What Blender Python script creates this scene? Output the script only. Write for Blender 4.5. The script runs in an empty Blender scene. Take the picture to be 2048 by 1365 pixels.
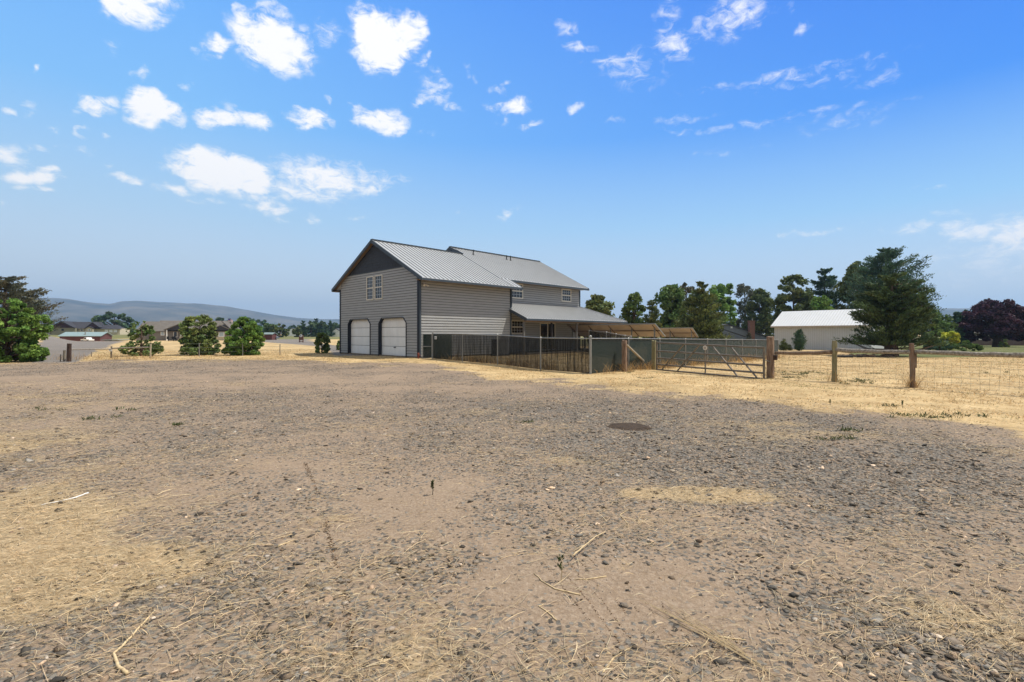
import bpy, math, random
import numpy as np
from mathutils import Vector, Matrix

C = bpy.context.scene.collection
F, CX, HY, CH = 965.0, 1024.0, 668.0, 1.5       # focal length, centre, horizon (px of the 2048 photo), eye height

# ---------------------------------------------------------------- camera
cam = bpy.data.cameras.new('camera'); camo = bpy.data.objects.new('camera', cam); C.objects.link(camo)
camo.location = (0, 0, CH); camo.rotation_euler = (math.radians(90), 0, 0)
cam.sensor_width = 36; cam.lens = 36 * F / 2048; cam.shift_y = -(682.5 - HY) / 2048
cam.clip_start = 0.1; cam.clip_end = 30000
bpy.context.scene.camera = camo
vs = bpy.context.scene.view_settings
vs.view_transform = 'Standard'; vs.look = 'None'; vs.gamma = 1; vs.exposure = 0.1
bpy.context.scene.cycles.max_bounces = 6
bpy.context.scene.cycles.transparent_max_bounces = 12
bpy.context.scene.cycles.volume_bounces = 0

# ---------------------------------------------------------------- sun
S = Vector((.593, .067, 1)).normalized()
sun = bpy.data.lights.new('sun', 'SUN'); suno = bpy.data.objects.new('sun', sun); C.objects.link(suno)
sun.energy = 5.0; sun.angle = math.radians(.55); sun.color = (1, .935, .81)
suno.rotation_euler = S.to_track_quat('Z', 'Y').to_euler()

# ---------------------------------------------------------------- world
world = bpy.data.worlds.new('World'); bpy.context.scene.world = world; world.use_nodes = True
def build_world():
    nt = world.node_tree; N = nt.nodes; L = nt.links; N.clear()
    def nd(t, **k):
        n = N.new(t)
        for a, b in k.items(): setattr(n, a, b)
        return n
    def mth(op, a, b=None, c=None, clamp=False):
        n = nd('ShaderNodeMath', operation=op, use_clamp=clamp)
        for i, v in enumerate((a, b, c)):
            if v is None: continue
            if isinstance(v, (int, float)): n.inputs[i].default_value = v
            else: L.new(v, n.inputs[i])
        return n.outputs[0]
    tc = nd('ShaderNodeTexCoord')
    sep = nd('ShaderNodeSeparateXYZ'); L.new(tc.outputs['Generated'], sep.inputs[0])
    x, y, z = sep.outputs
    az = mth('ARCTAN2', x, y)
    hyp = mth('SQRT', mth('ADD', mth('MULTIPLY', x, x), mth('MULTIPLY', y, y)))
    el = mth('ARCTAN2', z, hyp)
    sky = nd('ShaderNodeTexSky', sky_type='NISHITA'); sky.sun_disc = False
    sky.sun_elevation = math.asin(S.z); sky.sun_rotation = math.atan2(S.x, S.y)
    sky.air_density = 1.0; sky.dust_density = 1.2; sky.ozone_density = 1.2
    # air colour by elevation: deep side (right) and pale side (left)
    eln = mth('DIVIDE', el, math.radians(60), clamp=True)
    def ramp(pts):
        r = nd('ShaderNodeValToRGB'); r.color_ramp.interpolation = 'EASE'
        e = r.color_ramp.elements
        e[0].position = pts[0][0]; e[0].color = (*pts[0][1], 1); e[1].position = pts[-1][0]; e[1].color = (*pts[-1][1], 1)
        for p, c in pts[1:-1]:
            q = e.new(p); q.color = (*c, 1)
        r.color_ramp.interpolation = 'LINEAR'
        L.new(eln, r.inputs[0]); return r.outputs[0]
    pale = ramp([(0, (.90, .94, .95)), (.07, (.77, .86, .92)), (.20, (.48, .71, .94)), (.36, (.23, .55, 1.0)), (.6, (.12, .40, 1.0)), (.80, (.34, .40, .47)), (1, (.36, .39, .42))])  # top stops: unseen zenith greyed so its fill light is less blue
    deep = ramp([(0, (.90, .94, .95)), (.07, (.72, .83, .93)), (.20, (.32, .63, .98)), (.36, (.025, .27, .95)), (.6, (.008, .16, .85)), (.80, (.30, .37, .46)), (1, (.34, .38, .42))])
    f = mth('ADD', mth('MULTIPLY', az, .72), .42, clamp=True)
    mx = nd('ShaderNodeMix', data_type='RGBA'); L.new(f, mx.inputs[0]); L.new(pale, mx.inputs[6]); L.new(deep, mx.inputs[7])
    # pale fill added to the unseen sky behind the camera, brightens shaded walls
    bk = nd('ShaderNodeMapRange', interpolation_type='SMOOTHSTEP'); L.new(mth('ABSOLUTE', az), bk.inputs[0]); bk.inputs[1].default_value = 1.15; bk.inputs[2].default_value = 1.9
    mb_ = nd('ShaderNodeMix', data_type='RGBA'); L.new(bk.outputs[0], mb_.inputs[0]); L.new(mx.outputs[2], mb_.inputs[6]); mb_.inputs[7].default_value = (.58, .585, .585, 1)
    sc = nd('ShaderNodeVectorMath', operation='SCALE'); L.new(mb_.outputs[2], sc.inputs[0]); sc.inputs[3].default_value = 10.0
    mn = nd('ShaderNodeMix', data_type='RGBA'); mn.inputs[0].default_value = .05
    L.new(sc.outputs[0], mn.inputs[6]); L.new(sky.outputs[0], mn.inputs[7])
    # clouds
    blobs = [
     (272,14,64,38,0,1.25),(300,-10,60,30,0,1),(545,92,88,44,5,1.3),(600,100,30,34,0,.9),(432,92,44,16,-25,.95),(490,60,26,20,-50,.75),(552,30,38,22,20,.7),(655,68,28,22,0,.45),
     (765,85,66,52,0,1.5),(730,60,34,38,0,1.2),(822,65,36,30,-35,1.2),(788,136,22,9,-35,.7),
     (300,218,52,38,-20,1.4),(192,214,50,17,-22,.95),(350,236,18,16,0,.6),(310,195,34,22,0,1.1),
     (440,238,60,16,-8,.95),(510,243,44,15,3,.95),(457,222,18,14,-50,.7),
     (622,236,46,17,0,1.05),(612,252,20,12,0,.8),(768,246,54,26,5,1.15),(725,235,20,22,0,.7),(810,245,26,12,0,.6),
     (450,346,112,44,2,1.5),(440,325,60,26,0,1.2),(650,358,100,38,5,.95),(600,382,110,24,4,.75),(700,372,80,26,-15,.7),(750,378,40,14,-20,.75),(350,380,46,13,5,.75),(540,418,50,15,0,.8),(585,395,45,12,0,.6),(560,440,20,8,0,.5),(500,395,60,12,0,.6),
     (70,354,62,17,-8,1.0),(95,340,34,10,0,.8),(15,312,44,24,0,.75),(90,380,26,8,0,.55),(255,357,48,10,-3,.75),(165,300,30,9,-10,.5),(215,325,20,7,0,.5),(70,300,30,9,0,.5),
     (75,136,13,8,-30,.6),(276,140,22,14,-35,.6),(230,95,20,18,0,.35),(62,225,10,14,0,.4),(18,230,20,8,0,.55),(125,262,12,12,0,.35),
     (868,180,28,34,-45,.55),(842,122,12,10,0,.45),(845,200,20,7,-30,.55),(912,216,22,9,0,.5),(858,268,18,7,0,.4),(930,145,8,12,0,.35),
     (1032,212,36,17,-12,.95),(985,210,20,8,0,.5),(1000,176,18,8,0,.6),(1147,222,17,9,0,.65),(1058,254,24,8,-20,.55),(1130,60,18,14,0,.45),
     (1475,28,66,36,-12,.66),(1420,45,44,22,-25,.5),(1348,88,42,26,25,.66),(1330,22,26,20,20,.45),(1235,124,60,11,4,.6),(1160,95,30,10,5,.6),(1275,140,60,30,0,.35),(1608,58,22,13,-20,.6),(1575,22,12,10,0,.3),
     (1560,152,190,9,2,.42),(1640,158,110,12,2,.32),(1760,150,60,14,0,.25),(1450,256,120,8,3,.36),(1600,232,170,8,4,.26),(1700,240,90,16,0,.25),(1360,240,60,7,0,.38),
     (1960,462,110,24,6,.7),(2040,470,90,40,0,.9),(2000,510,130,36,0,.45),(1830,452,60,12,-4,.55),(1650,462,80,7,-2,.4),(2020,530,160,50,0,.4),(1870,520,60,14,0,.3),
     (730,434,26,7,-12,.45),(1018,427,28,9,-20,.5),(925,428,14,6,0,.35),(630,440,18,6,0,.4),(1860,380,40,4,0,.25),(15,410,20,5,0,.4),(120,265,10,14,-50,.5),(158,262,8,16,0,.45),(205,270,12,7,0,.45),(120,300,14,5,0,.45),(40,378,26,8,-5,.5),(1020,168,10,5,0,.45),(950,160,8,6,0,.4),(885,160,14,22,-40,.5),(700,215,14,5,0,.45),(660,200,7,9,0,.4),(600,215,16,5,0,.4),(370,170,14,10,-30,.4),(480,25,14,10,-30,.6),(855,118,6,6,0,.5),(1450,300,60,5,3,.2),(1230,240,20,5,0,.3),(1900,430,50,10,5,.4),(1560,466,50,5,0,.3),(760,360,60,10,-5,.5),(680,330,40,10,-10,.55),(410,405,40,9,0,.5),(1010,240,14,5,0,.35),
    ]
    cmb = nd('ShaderNodeCombineXYZ'); L.new(az, cmb.inputs[0]); L.new(el, cmb.inputs[1])
    # domain warp
    wn = nd('ShaderNodeTexNoise'); wn.inputs['Scale'].default_value = 26; wn.inputs['Detail'].default_value = 4
    L.new(cmb.outputs[0], wn.inputs['Vector'])
    ws = nd('ShaderNodeVectorMath', operation='SUBTRACT'); L.new(wn.outputs['Color'], ws.inputs[0]); ws.inputs[1].default_value = (.5, .5, .5)
    wm = nd('ShaderNodeVectorMath', operation='MULTIPLY'); L.new(ws.outputs[0], wm.inputs[0]); wm.inputs[1].default_value = (.06, .035, 0)
    p = nd('ShaderNodeVectorMath', operation='ADD'); L.new(cmb.outputs[0], p.inputs[0]); L.new(wm.outputs[0], p.inputs[1])
    P = p.outputs[0]
    fb = nd('ShaderNodeTexNoise'); fb.inputs['Scale'].default_value = 34; fb.inputs['Detail'].default_value = 10; fb.inputs['Roughness'].default_value = .66; fb.inputs['Distortion'].default_value = .6
    fm = nd('ShaderNodeMapping'); fm.inputs['Scale'].default_value = (1, 1.9, 1); L.new(cmb.outputs[0], fm.inputs[0])
    L.new(fm.outputs[0], fb.inputs['Vector'])
    fs = mth('MULTIPLY_ADD', fb.outputs['Fac'], 2.9, -1.58)
    def cloud_bg(sub):
        tot = None
        for (bx, by, rx, ry, rot, amp) in sub:
            k = (bx - CX) / F; a = math.atan(k); e = math.atan((HY - by) / F * math.cos(a))
            m = nd('ShaderNodeMapping', vector_type='TEXTURE')
            ra = rx / F * math.cos(a) ** 2; re = ry / F * math.cos(a)
            m.inputs['Location'].default_value = (a, e, 0)
            m.inputs['Rotation'].default_value = (0, 0, math.radians(-rot))
            m.inputs['Scale'].default_value = (ra * 1.15, re * 1.15, 1)
            L.new(P, m.inputs[0])
            d = nd('ShaderNodeVectorMath', operation='DOT_PRODUCT'); L.new(m.outputs[0], d.inputs[0]); L.new(m.outputs[0], d.inputs[1])
            v = mth('MULTIPLY_ADD', d.outputs['Value'], -amp, amp)
            tot = v if tot is None else mth('MAXIMUM', tot, v)
        tot = mth('MAXIMUM', tot, -.3)
        den = mth('ADD', tot, fs)
        mr = nd('ShaderNodeMapRange', interpolation_type='SMOOTHSTEP'); L.new(den, mr.inputs[0])
        mr.inputs[1].default_value = -.12; mr.inputs[2].default_value = .95; mr.inputs[3].default_value = 0; mr.inputs[4].default_value = 1
        cc = nd('ShaderNodeMix', data_type='RGBA')
        L.new(mth('MULTIPLY', mr.outputs[0], mth('MULTIPLY_ADD', tot, .95, .24, clamp=True)), cc.inputs[0]); L.new(mn.outputs[2], cc.inputs[6])
        cc.inputs[7].default_value = (10.4, 10.3, 10.3, 1)
        bg = nd('ShaderNodeBackground'); L.new(cc.outputs[2], bg.inputs[0]); bg.inputs[1].default_value = .1
        return bg.outputs[0]
    def split(v, s0, s1):
        m = nd('ShaderNodeMixShader'); L.new(v, m.inputs[0]); L.new(s0, m.inputs[1]); L.new(s1, m.inputs[2]); return m.outputs[0]
    # the blobs are evaluated sector by sector of the sky (a sector's clouds only)
    cuts = [-9999, 250, 480, 720, 1120, 9999]; sect = []
    for lo, hi in zip(cuts[:-1], cuts[1:]):
        sect.append(cloud_bg([b for b in blobs if b[0] + b[2] * 1.3 + 45 > lo and b[0] - b[2] * 1.3 - 45 < hi]))
    cur = sect[0]
    for c_, s1 in zip(cuts[1:-1], sect[1:]): cur = split(mth('GREATER_THAN', az, math.atan((c_ - CX) / F)), cur, s1)
    plain = nd('ShaderNodeBackground'); L.new(mn.outputs[2], plain.inputs[0]); plain.inputs[1].default_value = .1
    inside = mth('MULTIPLY', mth('LESS_THAN', mth('ABSOLUTE', az), math.radians(56)), mth('MULTIPLY', mth('GREATER_THAN', el, .03), mth('LESS_THAN', el, .82)))
    cur = split(inside, plain.outputs[0], cur)
    out = nd('ShaderNodeOutputWorld'); L.new(cur, out.inputs[0])
    world.cycles.sampling_method = 'MANUAL'; world.cycles.sample_map_resolution = 512
build_world()

# ---------------------------------------------------------------- materials
def nodes_of(m):
    m.use_nodes = True; nt = m.node_tree; nt.nodes.clear(); return nt, nt.nodes, nt.links
def mat(name, col, rough=.8, metal=0, var=.12, scale=6.0, stretch=(1, 1, 1), bump=0.0, bscale=None, col2=None, spec=.3, attr=None, transl=0.0, dirt=0.0, bdist=.02):
    """Principled surface whose colour wanders between two tones on a stretched noise"""
    m = bpy.data.materials.new(name); nt, N, L = nodes_of(m)
    out = N.new('ShaderNodeOutputMaterial'); b = N.new('ShaderNodeBsdfPrincipled')
    b.inputs['Roughness'].default_value = rough; b.inputs['Metallic'].default_value = metal
    b.inputs['Specular IOR Level'].default_value = spec
    tc = N.new('ShaderNodeTexCoord'); mp = N.new('ShaderNodeMapping'); mp.inputs['Scale'].default_value = stretch
    L.new(tc.outputs['Object'], mp.inputs[0])
    no = N.new('ShaderNodeTexNoise'); no.inputs['Scale'].default_value = scale; no.inputs['Detail'].default_value = 6
    no.inputs['Roughness'].default_value = .6
    L.new(mp.outputs[0], no.inputs['Vector'])
    r = N.new('ShaderNodeValToRGB'); r.color_ramp.elements[0].position = .3; r.color_ramp.elements[1].position = .7
    c2 = col2 or tuple(min(1, c * (1 + var)) for c in col); c1 = tuple(c * (1 - var) for c in col) if not col2 else col
    r.color_ramp.elements[0].color = (*c1, 1); r.color_ramp.elements[1].color = (*c2, 1)
    L.new(no.outputs['Fac'], r.inputs[0]); colout = r.outputs[0]
    if attr:
        at = N.new('ShaderNodeAttribute'); at.attribute_name = attr
        mm = N.new('ShaderNodeMix'); mm.data_type = 'RGBA'; mm.blend_type = 'MULTIPLY'; mm.inputs[0].default_value = 1
        L.new(colout, mm.inputs[6]); L.new(at.outputs['Color'], mm.inputs[7]); colout = mm.outputs[2]
    L.new(colout, b.inputs['Base Color'])
    if bump:
        n2 = N.new('ShaderNodeTexNoise'); n2.inputs['Scale'].default_value = bscale or scale * 3; n2.inputs['Detail'].default_value = 5
        L.new(mp.outputs[0], n2.inputs['Vector'])
        bp = N.new('ShaderNodeBump'); bp.inputs['Strength'].default_value = bump; bp.inputs['Distance'].default_value = bdist
        L.new(n2.outputs['Fac'], bp.inputs['Height']); L.new(bp.outputs[0], b.inputs['Normal'])
    if transl:
        t = N.new('ShaderNodeBsdfTranslucent'); L.new(colout, t.inputs[0])
        ms = N.new('ShaderNodeMixShader'); ms.inputs[0].default_value = transl
        L.new(b.outputs[0], ms.inputs[1]); L.new(t.outputs[0], ms.inputs[2]); L.new(ms.outputs[0], out.inputs[0])
    else: L.new(b.outputs[0], out.inputs[0])
    return m

M = {}
M['siding'] = mat('siding', (.352, .360, .366), .75, var=.07, scale=1.6, stretch=(1, 1, 3), bump=.15, bscale=30)
M['siding_gap_shade'] = mat('siding_gap_shade', (.045, .045, .047), .9)  # shadow line between lapped boards, painted as a dark tone
M['shingle'] = mat('shingle', (.048, .056, .072), .85, var=.18, scale=6)
M['slate_trim'] = mat('slate_trim', (.055, .072, .092), .55, var=.12, scale=3)
M['dark_trim'] = mat('dark_trim', (.016, .021, .034), .5, var=.15, scale=3)
M['soffit'] = mat('soffit', (.24, .17, .12), .85, var=.15, scale=3)
M['roof_metal'] = mat('roof_metal', (.50, .51, .52), .42, metal=.25, var=.06, scale=1.2, bump=.03, spec=.5)
M['roof_rib'] = mat('roof_rib', (.30, .31, .32), .5, metal=.2, var=.08, scale=1)
M['white_paint'] = mat('white_paint', (.80, .80, .79), .5, var=.06, scale=3, stretch=(1, 1, .3))
M['cream_paint'] = mat('cream_paint', (.66, .62, .54), .6, var=.07, scale=4)
M['muntin'] = mat('muntin', (.5, .53, .55), .5)
M['concrete'] = mat('concrete', (.16, .13, .10), .9, var=.25, scale=3, bump=.3)
M['glass'] = mat('glass', (.012, .015, .02), .06, spec=.8, var=.3)
M['window_curtain'] = mat('window_curtain', (.42, .52, .6), .15, spec=.6)
M['galv'] = mat('galv', (.30, .30, .285), .45, metal=.5, var=.2, scale=14, spec=.5)
M['wire'] = mat('wire', (.11, .11, .105), .5, metal=.3, var=.2)
M['galv_dark'] = mat('galv_dark', (.16, .17, .165), .5, metal=.4, var=.25, scale=12)
M['post_brown'] = mat('post_brown', (.03, .025, .024), .7)
M['post_grey'] = mat('post_grey', (.13, .125, .12), .7)
M['timber'] = mat('timber', (.13, .085, .055), .9, col2=(.30, .22, .16), scale=5, stretch=(5, 5, .7), bump=.8, bscale=22)
M['timber_grey'] = mat('timber_grey', (.13, .10, .07), .9, col2=(.30, .27, .22), scale=6, stretch=(5, 5, .7), bump=.8, bscale=22)
M['timber_moss'] = mat('timber_moss', (.15, .14, .06), .9, col2=(.32, .28, .17), scale=6, stretch=(4, 4, .7), bump=.8, bscale=20)
M['timber_red'] = mat('timber_red', (.12, .065, .04), .9, col2=(.34, .245, .175), scale=5, stretch=(5, 5, .7), bump=.8, bscale=22)
M['timber_dark'] = mat('timber_dark', (.02, .015, .012), .9, col2=(.10, .06, .045), scale=5, stretch=(5, 5, .7), bump=.8, bscale=20)
M['rail_wood'] = mat('rail_wood', (.12, .095, .07), .9, col2=(.42, .38, .33), scale=4, stretch=(5, 5, 5), bump=.8, bscale=16)
M['pale_wood'] = mat('pale_wood', (.42, .36, .27), .85, var=.2, scale=5, stretch=(6, 6, 1), bump=.5)
M['bark'] = mat('bark', (.07, .045, .032), .95, col2=(.16, .11, .08), scale=4, stretch=(3, 3, .6), bump=1, bscale=10, bdist=.05)
M['gate_steel'] = mat('gate_steel', (.155, .130, .10), .65, metal=.1, var=.35, scale=9, spec=.5)
M['ac_metal'] = mat('ac_metal', (.14, .15, .17), .6, var=.2, scale=5)
M['black'] = mat('black', (.012, .013, .015), .6)
M['slat_green'] = mat('slat_green', (.012, .03, .026), .7, var=.4, scale=4, stretch=(4, 4, .3))
M['tan_board'] = mat('tan_board', (.42, .35, .29), .85, var=.14, scale=1.4)
M['tan_rib'] = mat('tan_rib', (.12, .075, .05), .8)
M['barn_wall'] = mat('barn_wall', (.56, .575, .59), .6, var=.05, scale=1)
M['barn_groove'] = mat('barn_groove', (.34, .34, .33), .7)
M['barn_roof'] = mat('barn_roof', (.66, .67, .69), .45, var=.03, scale=1)
M['grey_wall'] = mat('grey_wall', (.19, .205, .23), .85, var=.1, scale=2)
M['grey_roof'] = mat('grey_roof', (.07, .07, .075), .9, var=.2, scale=3)
M['red_barn'] = mat('red_barn', (.12, .048, .045), .8, var=.12, scale=1)
M['green_roof'] = mat('green_roof', (.24, .31, .30), .5, var=.06, scale=.6)
M['shingle_dark'] = mat('shingle_dark', (.045, .045, .055), .85, var=.2, scale=1.5)
M['shingle_brown'] = mat('shingle_brown', (.14, .125, .11), .9, var=.18, scale=1.5)
M['plum_gable'] = mat('plum_gable', (.055, .03, .042), .85)
M['olive_wall'] = mat('olive_wall', (.25, .235, .17), .85)
M['cream_wall'] = mat('cream_wall', (.52, .46, .33), .85)
M['taupe_wall'] = mat('taupe_wall', (.21, .19, .17), .85)
M['brick'] = mat('brick', (.15, .07, .055), .9, col2=(.26, .14, .11), scale=8, bump=.5)
M['brick_wall'] = mat('brick_wall', (.16, .115, .095), .9, var=.2, scale=5)
M['red_paint'] = mat('red_paint', (.15, .07, .05), .6)
M['flag_red'] = mat('flag_red', (.6, .25, .25), .8)
M['flag_blue'] = mat('flag_blue', (.05, .07, .25), .8)
M['rubber'] = mat('rubber', (.015, .015, .015), .85)
M['straw_stalk'] = mat('straw_stalk', (.60, .46, .27), .85, var=.2, scale=30)  # plain straw colour for sticks, stems and stalks
M['hydrant_red'] = mat('hydrant_red', (.25, .07, .05), .7, var=.3, scale=20)

# ---------------------------------------------------------------- helpers
def tag(o, label=None, cat=None, group=None, kind=None):
    if label: o['label'] = label
    if cat: o['category'] = cat
    if group: o['group'] = group
    if kind: o['kind'] = kind
    return o
def empty(name, loc=(0, 0, 0), rz=0, label=None, cat=None, group=None):
    o = bpy.data.objects.new(name, None); C.objects.link(o); o.location = loc; o.rotation_euler = (0, 0, rz)
    o.empty_display_size = .2
    return tag(o, label, cat, group)
def link(name, me, material, parent=None):
    o = bpy.data.objects.new(name, me); C.objects.link(o)
    mats = material if isinstance(material, (list, tuple)) else [material]
    for m in mats: me.materials.append(m)
    if parent: o.parent = parent
    return o
class MB:
    def __init__(s): s.v = []; s.f = []; s.m = []
    def add(s, vs, fs, mi=0):
        k = len(s.v); s.v += [tuple(v) for v in vs]; s.f += [tuple(i + k for i in f) for f in fs]; s.m += [mi] * len(fs); return s
    def quad(s, a, b, c, d, mi=0): return s.add([a, b, c, d], [(0, 1, 2, 3)], mi)
    def poly(s, pts, mi=0): return s.add(pts, [tuple(range(len(pts)))], mi)
    def box(s, x0, x1, y0, y1, z0, z1, mi=0):
        if x0 > x1: x0, x1 = x1, x0
        if y0 > y1: y0, y1 = y1, y0
        if z0 > z1: z0, z1 = z1, z0
        v = [(x, y, z) for z in (z0, z1) for y in (y0, y1) for x in (x0, x1)]
        return s.add(v, [(0, 2, 3, 1), (4, 5, 7, 6), (0, 1, 5, 4), (2, 6, 7, 3), (0, 4, 6, 2), (1, 3, 7, 5)], mi)
    def beam(s, a, b, w, h=None, mi=0, up=(0, 0, 1)):
        """box-section bar from a to b"""
        h = h or w; a = Vector(a); b = Vector(b); d = (b - a).normalized(); u = Vector(up)
        if abs(d.dot(u)) > .98: u = Vector((1, 0, 0))
        r = d.cross(u).normalized(); q = r.cross(d).normalized()
        v = [tuple(p + r * sx * w / 2 + q * sy * h / 2) for p in (a, b) for sx, sy in ((-1, -1), (1, -1), (1, 1), (-1, 1))]
        return s.add(v, [(3, 2, 1, 0), (4, 5, 6, 7), (0, 1, 5, 4), (1, 2, 6, 5), (2, 3, 7, 6), (3, 0, 4, 7)], mi)
    def tube(s, pts, rad, n=8, mi=0, cap=True):
        """round bar along pts with radius (number or list)"""
        pts = [Vector(p) for p in pts]; R = rad if isinstance(rad, (list, tuple)) else [rad] * len(pts)
        k = len(s.v); pu = None
        for i, p in enumerate(pts):
            d = (pts[min(i + 1, len(pts) - 1)] - pts[max(i - 1, 0)]).normalized()
            if pu is None:
                u = Vector((0, 0, 1)) if abs(d.z) < .9 else Vector((1, 0, 0))
            else: u = pu
            r = d.cross(u).normalized(); q = r.cross(d).normalized(); pu = q
            for j in range(n):
                t = 2 * math.pi * j / n
                s.v.append(tuple(p + (r * math.cos(t) + q * math.sin(t)) * R[i]))
        for i in range(len(pts) - 1):
            for j in range(n):
                a = k + i * n + j; b = k + i * n + (j + 1) % n
                s.f.append((a, b, b + n, a + n)); s.m.append(mi)
        if cap:
            s.f.append(tuple(k + j for j in reversed(range(n)))); s.m.append(mi)
            s.f.append(tuple(k + (len(pts) - 1) * n + j for j in range(n))); s.m.append(mi)
        return s
    def build(s, name, material, parent=None, smooth=False):
        me = bpy.data.meshes.new(name); me.from_pydata(s.v, [], s.f); me.update()
        o = link(name, me, material, parent)
        if any(s.m): me.polygons.foreach_set('material_index', s.m)
        if smooth: me.polygons.foreach_set('use_smooth', [True] * len(me.polygons))
        return o
def np_mesh(name, verts, faces, material, parent=None, col=None, smooth=False, attrs=None):
    """verts (n,3), faces (m,k) numpy; col (n,3) vertex colour 'tint'"""
    me = bpy.data.meshes.new(name); nv, nf, k = len(verts), len(faces), faces.shape[1]
    me.vertices.add(nv); me.vertices.foreach_set('co', np.ascontiguousarray(verts, np.float32).ravel())
    me.loops.add(nf * k); me.loops.foreach_set('vertex_index', np.ascontiguousarray(faces, np.int32).ravel())
    me.polygons.add(nf); me.polygons.foreach_set('loop_start', np.arange(0, nf * k, k, dtype=np.int32))
    try: me.polygons.foreach_set('loop_total', np.full(nf, k, np.int32))
    except Exception: pass
    if smooth: me.polygons.foreach_set('use_smooth', np.ones(nf, bool))
    me.update(calc_edges=True)
    if col is not None:
        a = me.attributes.new('tint', 'FLOAT_COLOR', 'POINT'); c = np.ones((nv, 4), np.float32); c[:, :3] = col
        a.data.foreach_set('color', c.ravel())
    for kk, vv in (attrs or {}).items():
        a = me.attributes.new(kk, 'FLOAT', 'POINT'); a.data.foreach_set('value', np.ascontiguousarray(vv, np.float32))
    return link(name, me, material, parent)
def sstep(a, b, x):
    t = np.clip((x - a) / (b - a), 0, 1); return t * t * (3 - 2 * t)

# lattice noise for terrain and scatter masks
def vnoise(x, y, seed=0):
    xi = np.floor(x).astype(np.int64); yi = np.floor(y).astype(np.int64); fx = x - xi; fy = y - yi
    fx = fx * fx * (3 - 2 * fx); fy = fy * fy * (3 - 2 * fy)
    def h(a, b):
        n = (a * 374761393 + b * 668265263 + seed * 974634777) & 0x7fffffff
        n = ((n ^ (n >> 13)) * 1274126177) & 0x7fffffff
        return ((n ^ (n >> 16)) & 0xffff) / 65535.0
    return (h(xi, yi) * (1 - fx) + h(xi + 1, yi) * fx) * (1 - fy) + (h(xi, yi + 1) * (1 - fx) + h(xi + 1, yi + 1) * fx) * fy
def fbm(x, y, o=4, seed=0):
    s = 0; a = 1; t = 0
    for i in range(o):
        s = s + a * vnoise(x * 2 ** i, y * 2 ** i, seed + i * 17); t += a; a *= .55
    return s / t

# ---------------------------------------------------------------- terrain
def height(x, y):
    x = np.asarray(x, float); y = np.asarray(y, float)
    Y = np.maximum(y, .1); k = x / Y
    zr = np.interp(y, [16, 34, 60, 94, 150, 400], [0, -.22, -.40, -.75, -.75, 0])
    wr = sstep(.12, .40, k) * (y > 1)
    z = zr * wr
    # bank left of the far road, the dip with the red barn behind the crest, rise under the far house
    wl = sstep(-.895, -.985, k) * (y > 1)
    z = z + wl * 1.35 * sstep(48, 82, y) * (1 - .2 * sstep(90, 130, y))
    dip = sstep(-.80, -.86, k) * (1 - wl) * sstep(97, 108, y) * (1 - sstep(120, 135, y))
    z = z - dip * .9
    z = z + sstep(128, 150, y) * 1.2 * sstep(-.70, -.80, k) * (1 - sstep(250, 500, y)) * (1 - wl)
    near = np.exp(-(np.hypot(x, y) / 60) ** 2)
    z = z + (fbm(x * .35, y * .35, 3, 5) - .5) * .05 * near * sstep(1, 4, np.hypot(x, y))
    z = z + (fbm(x * 1.6, y * 1.6, 3, 9) - .5) * .025 * near
    return z
def H(x, y): return float(height(np.array([x]), np.array([y]))[0])
def gp(px, py):
    """ground point (flat datum) seen at photo pixel"""
    Y = F * CH / (py - HY); return ((px - CX) / F * Y, Y)
def at(px, Y): return (px - CX) / F * Y
def zat(py, Y): return CH - (py - HY) / F * Y

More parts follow.
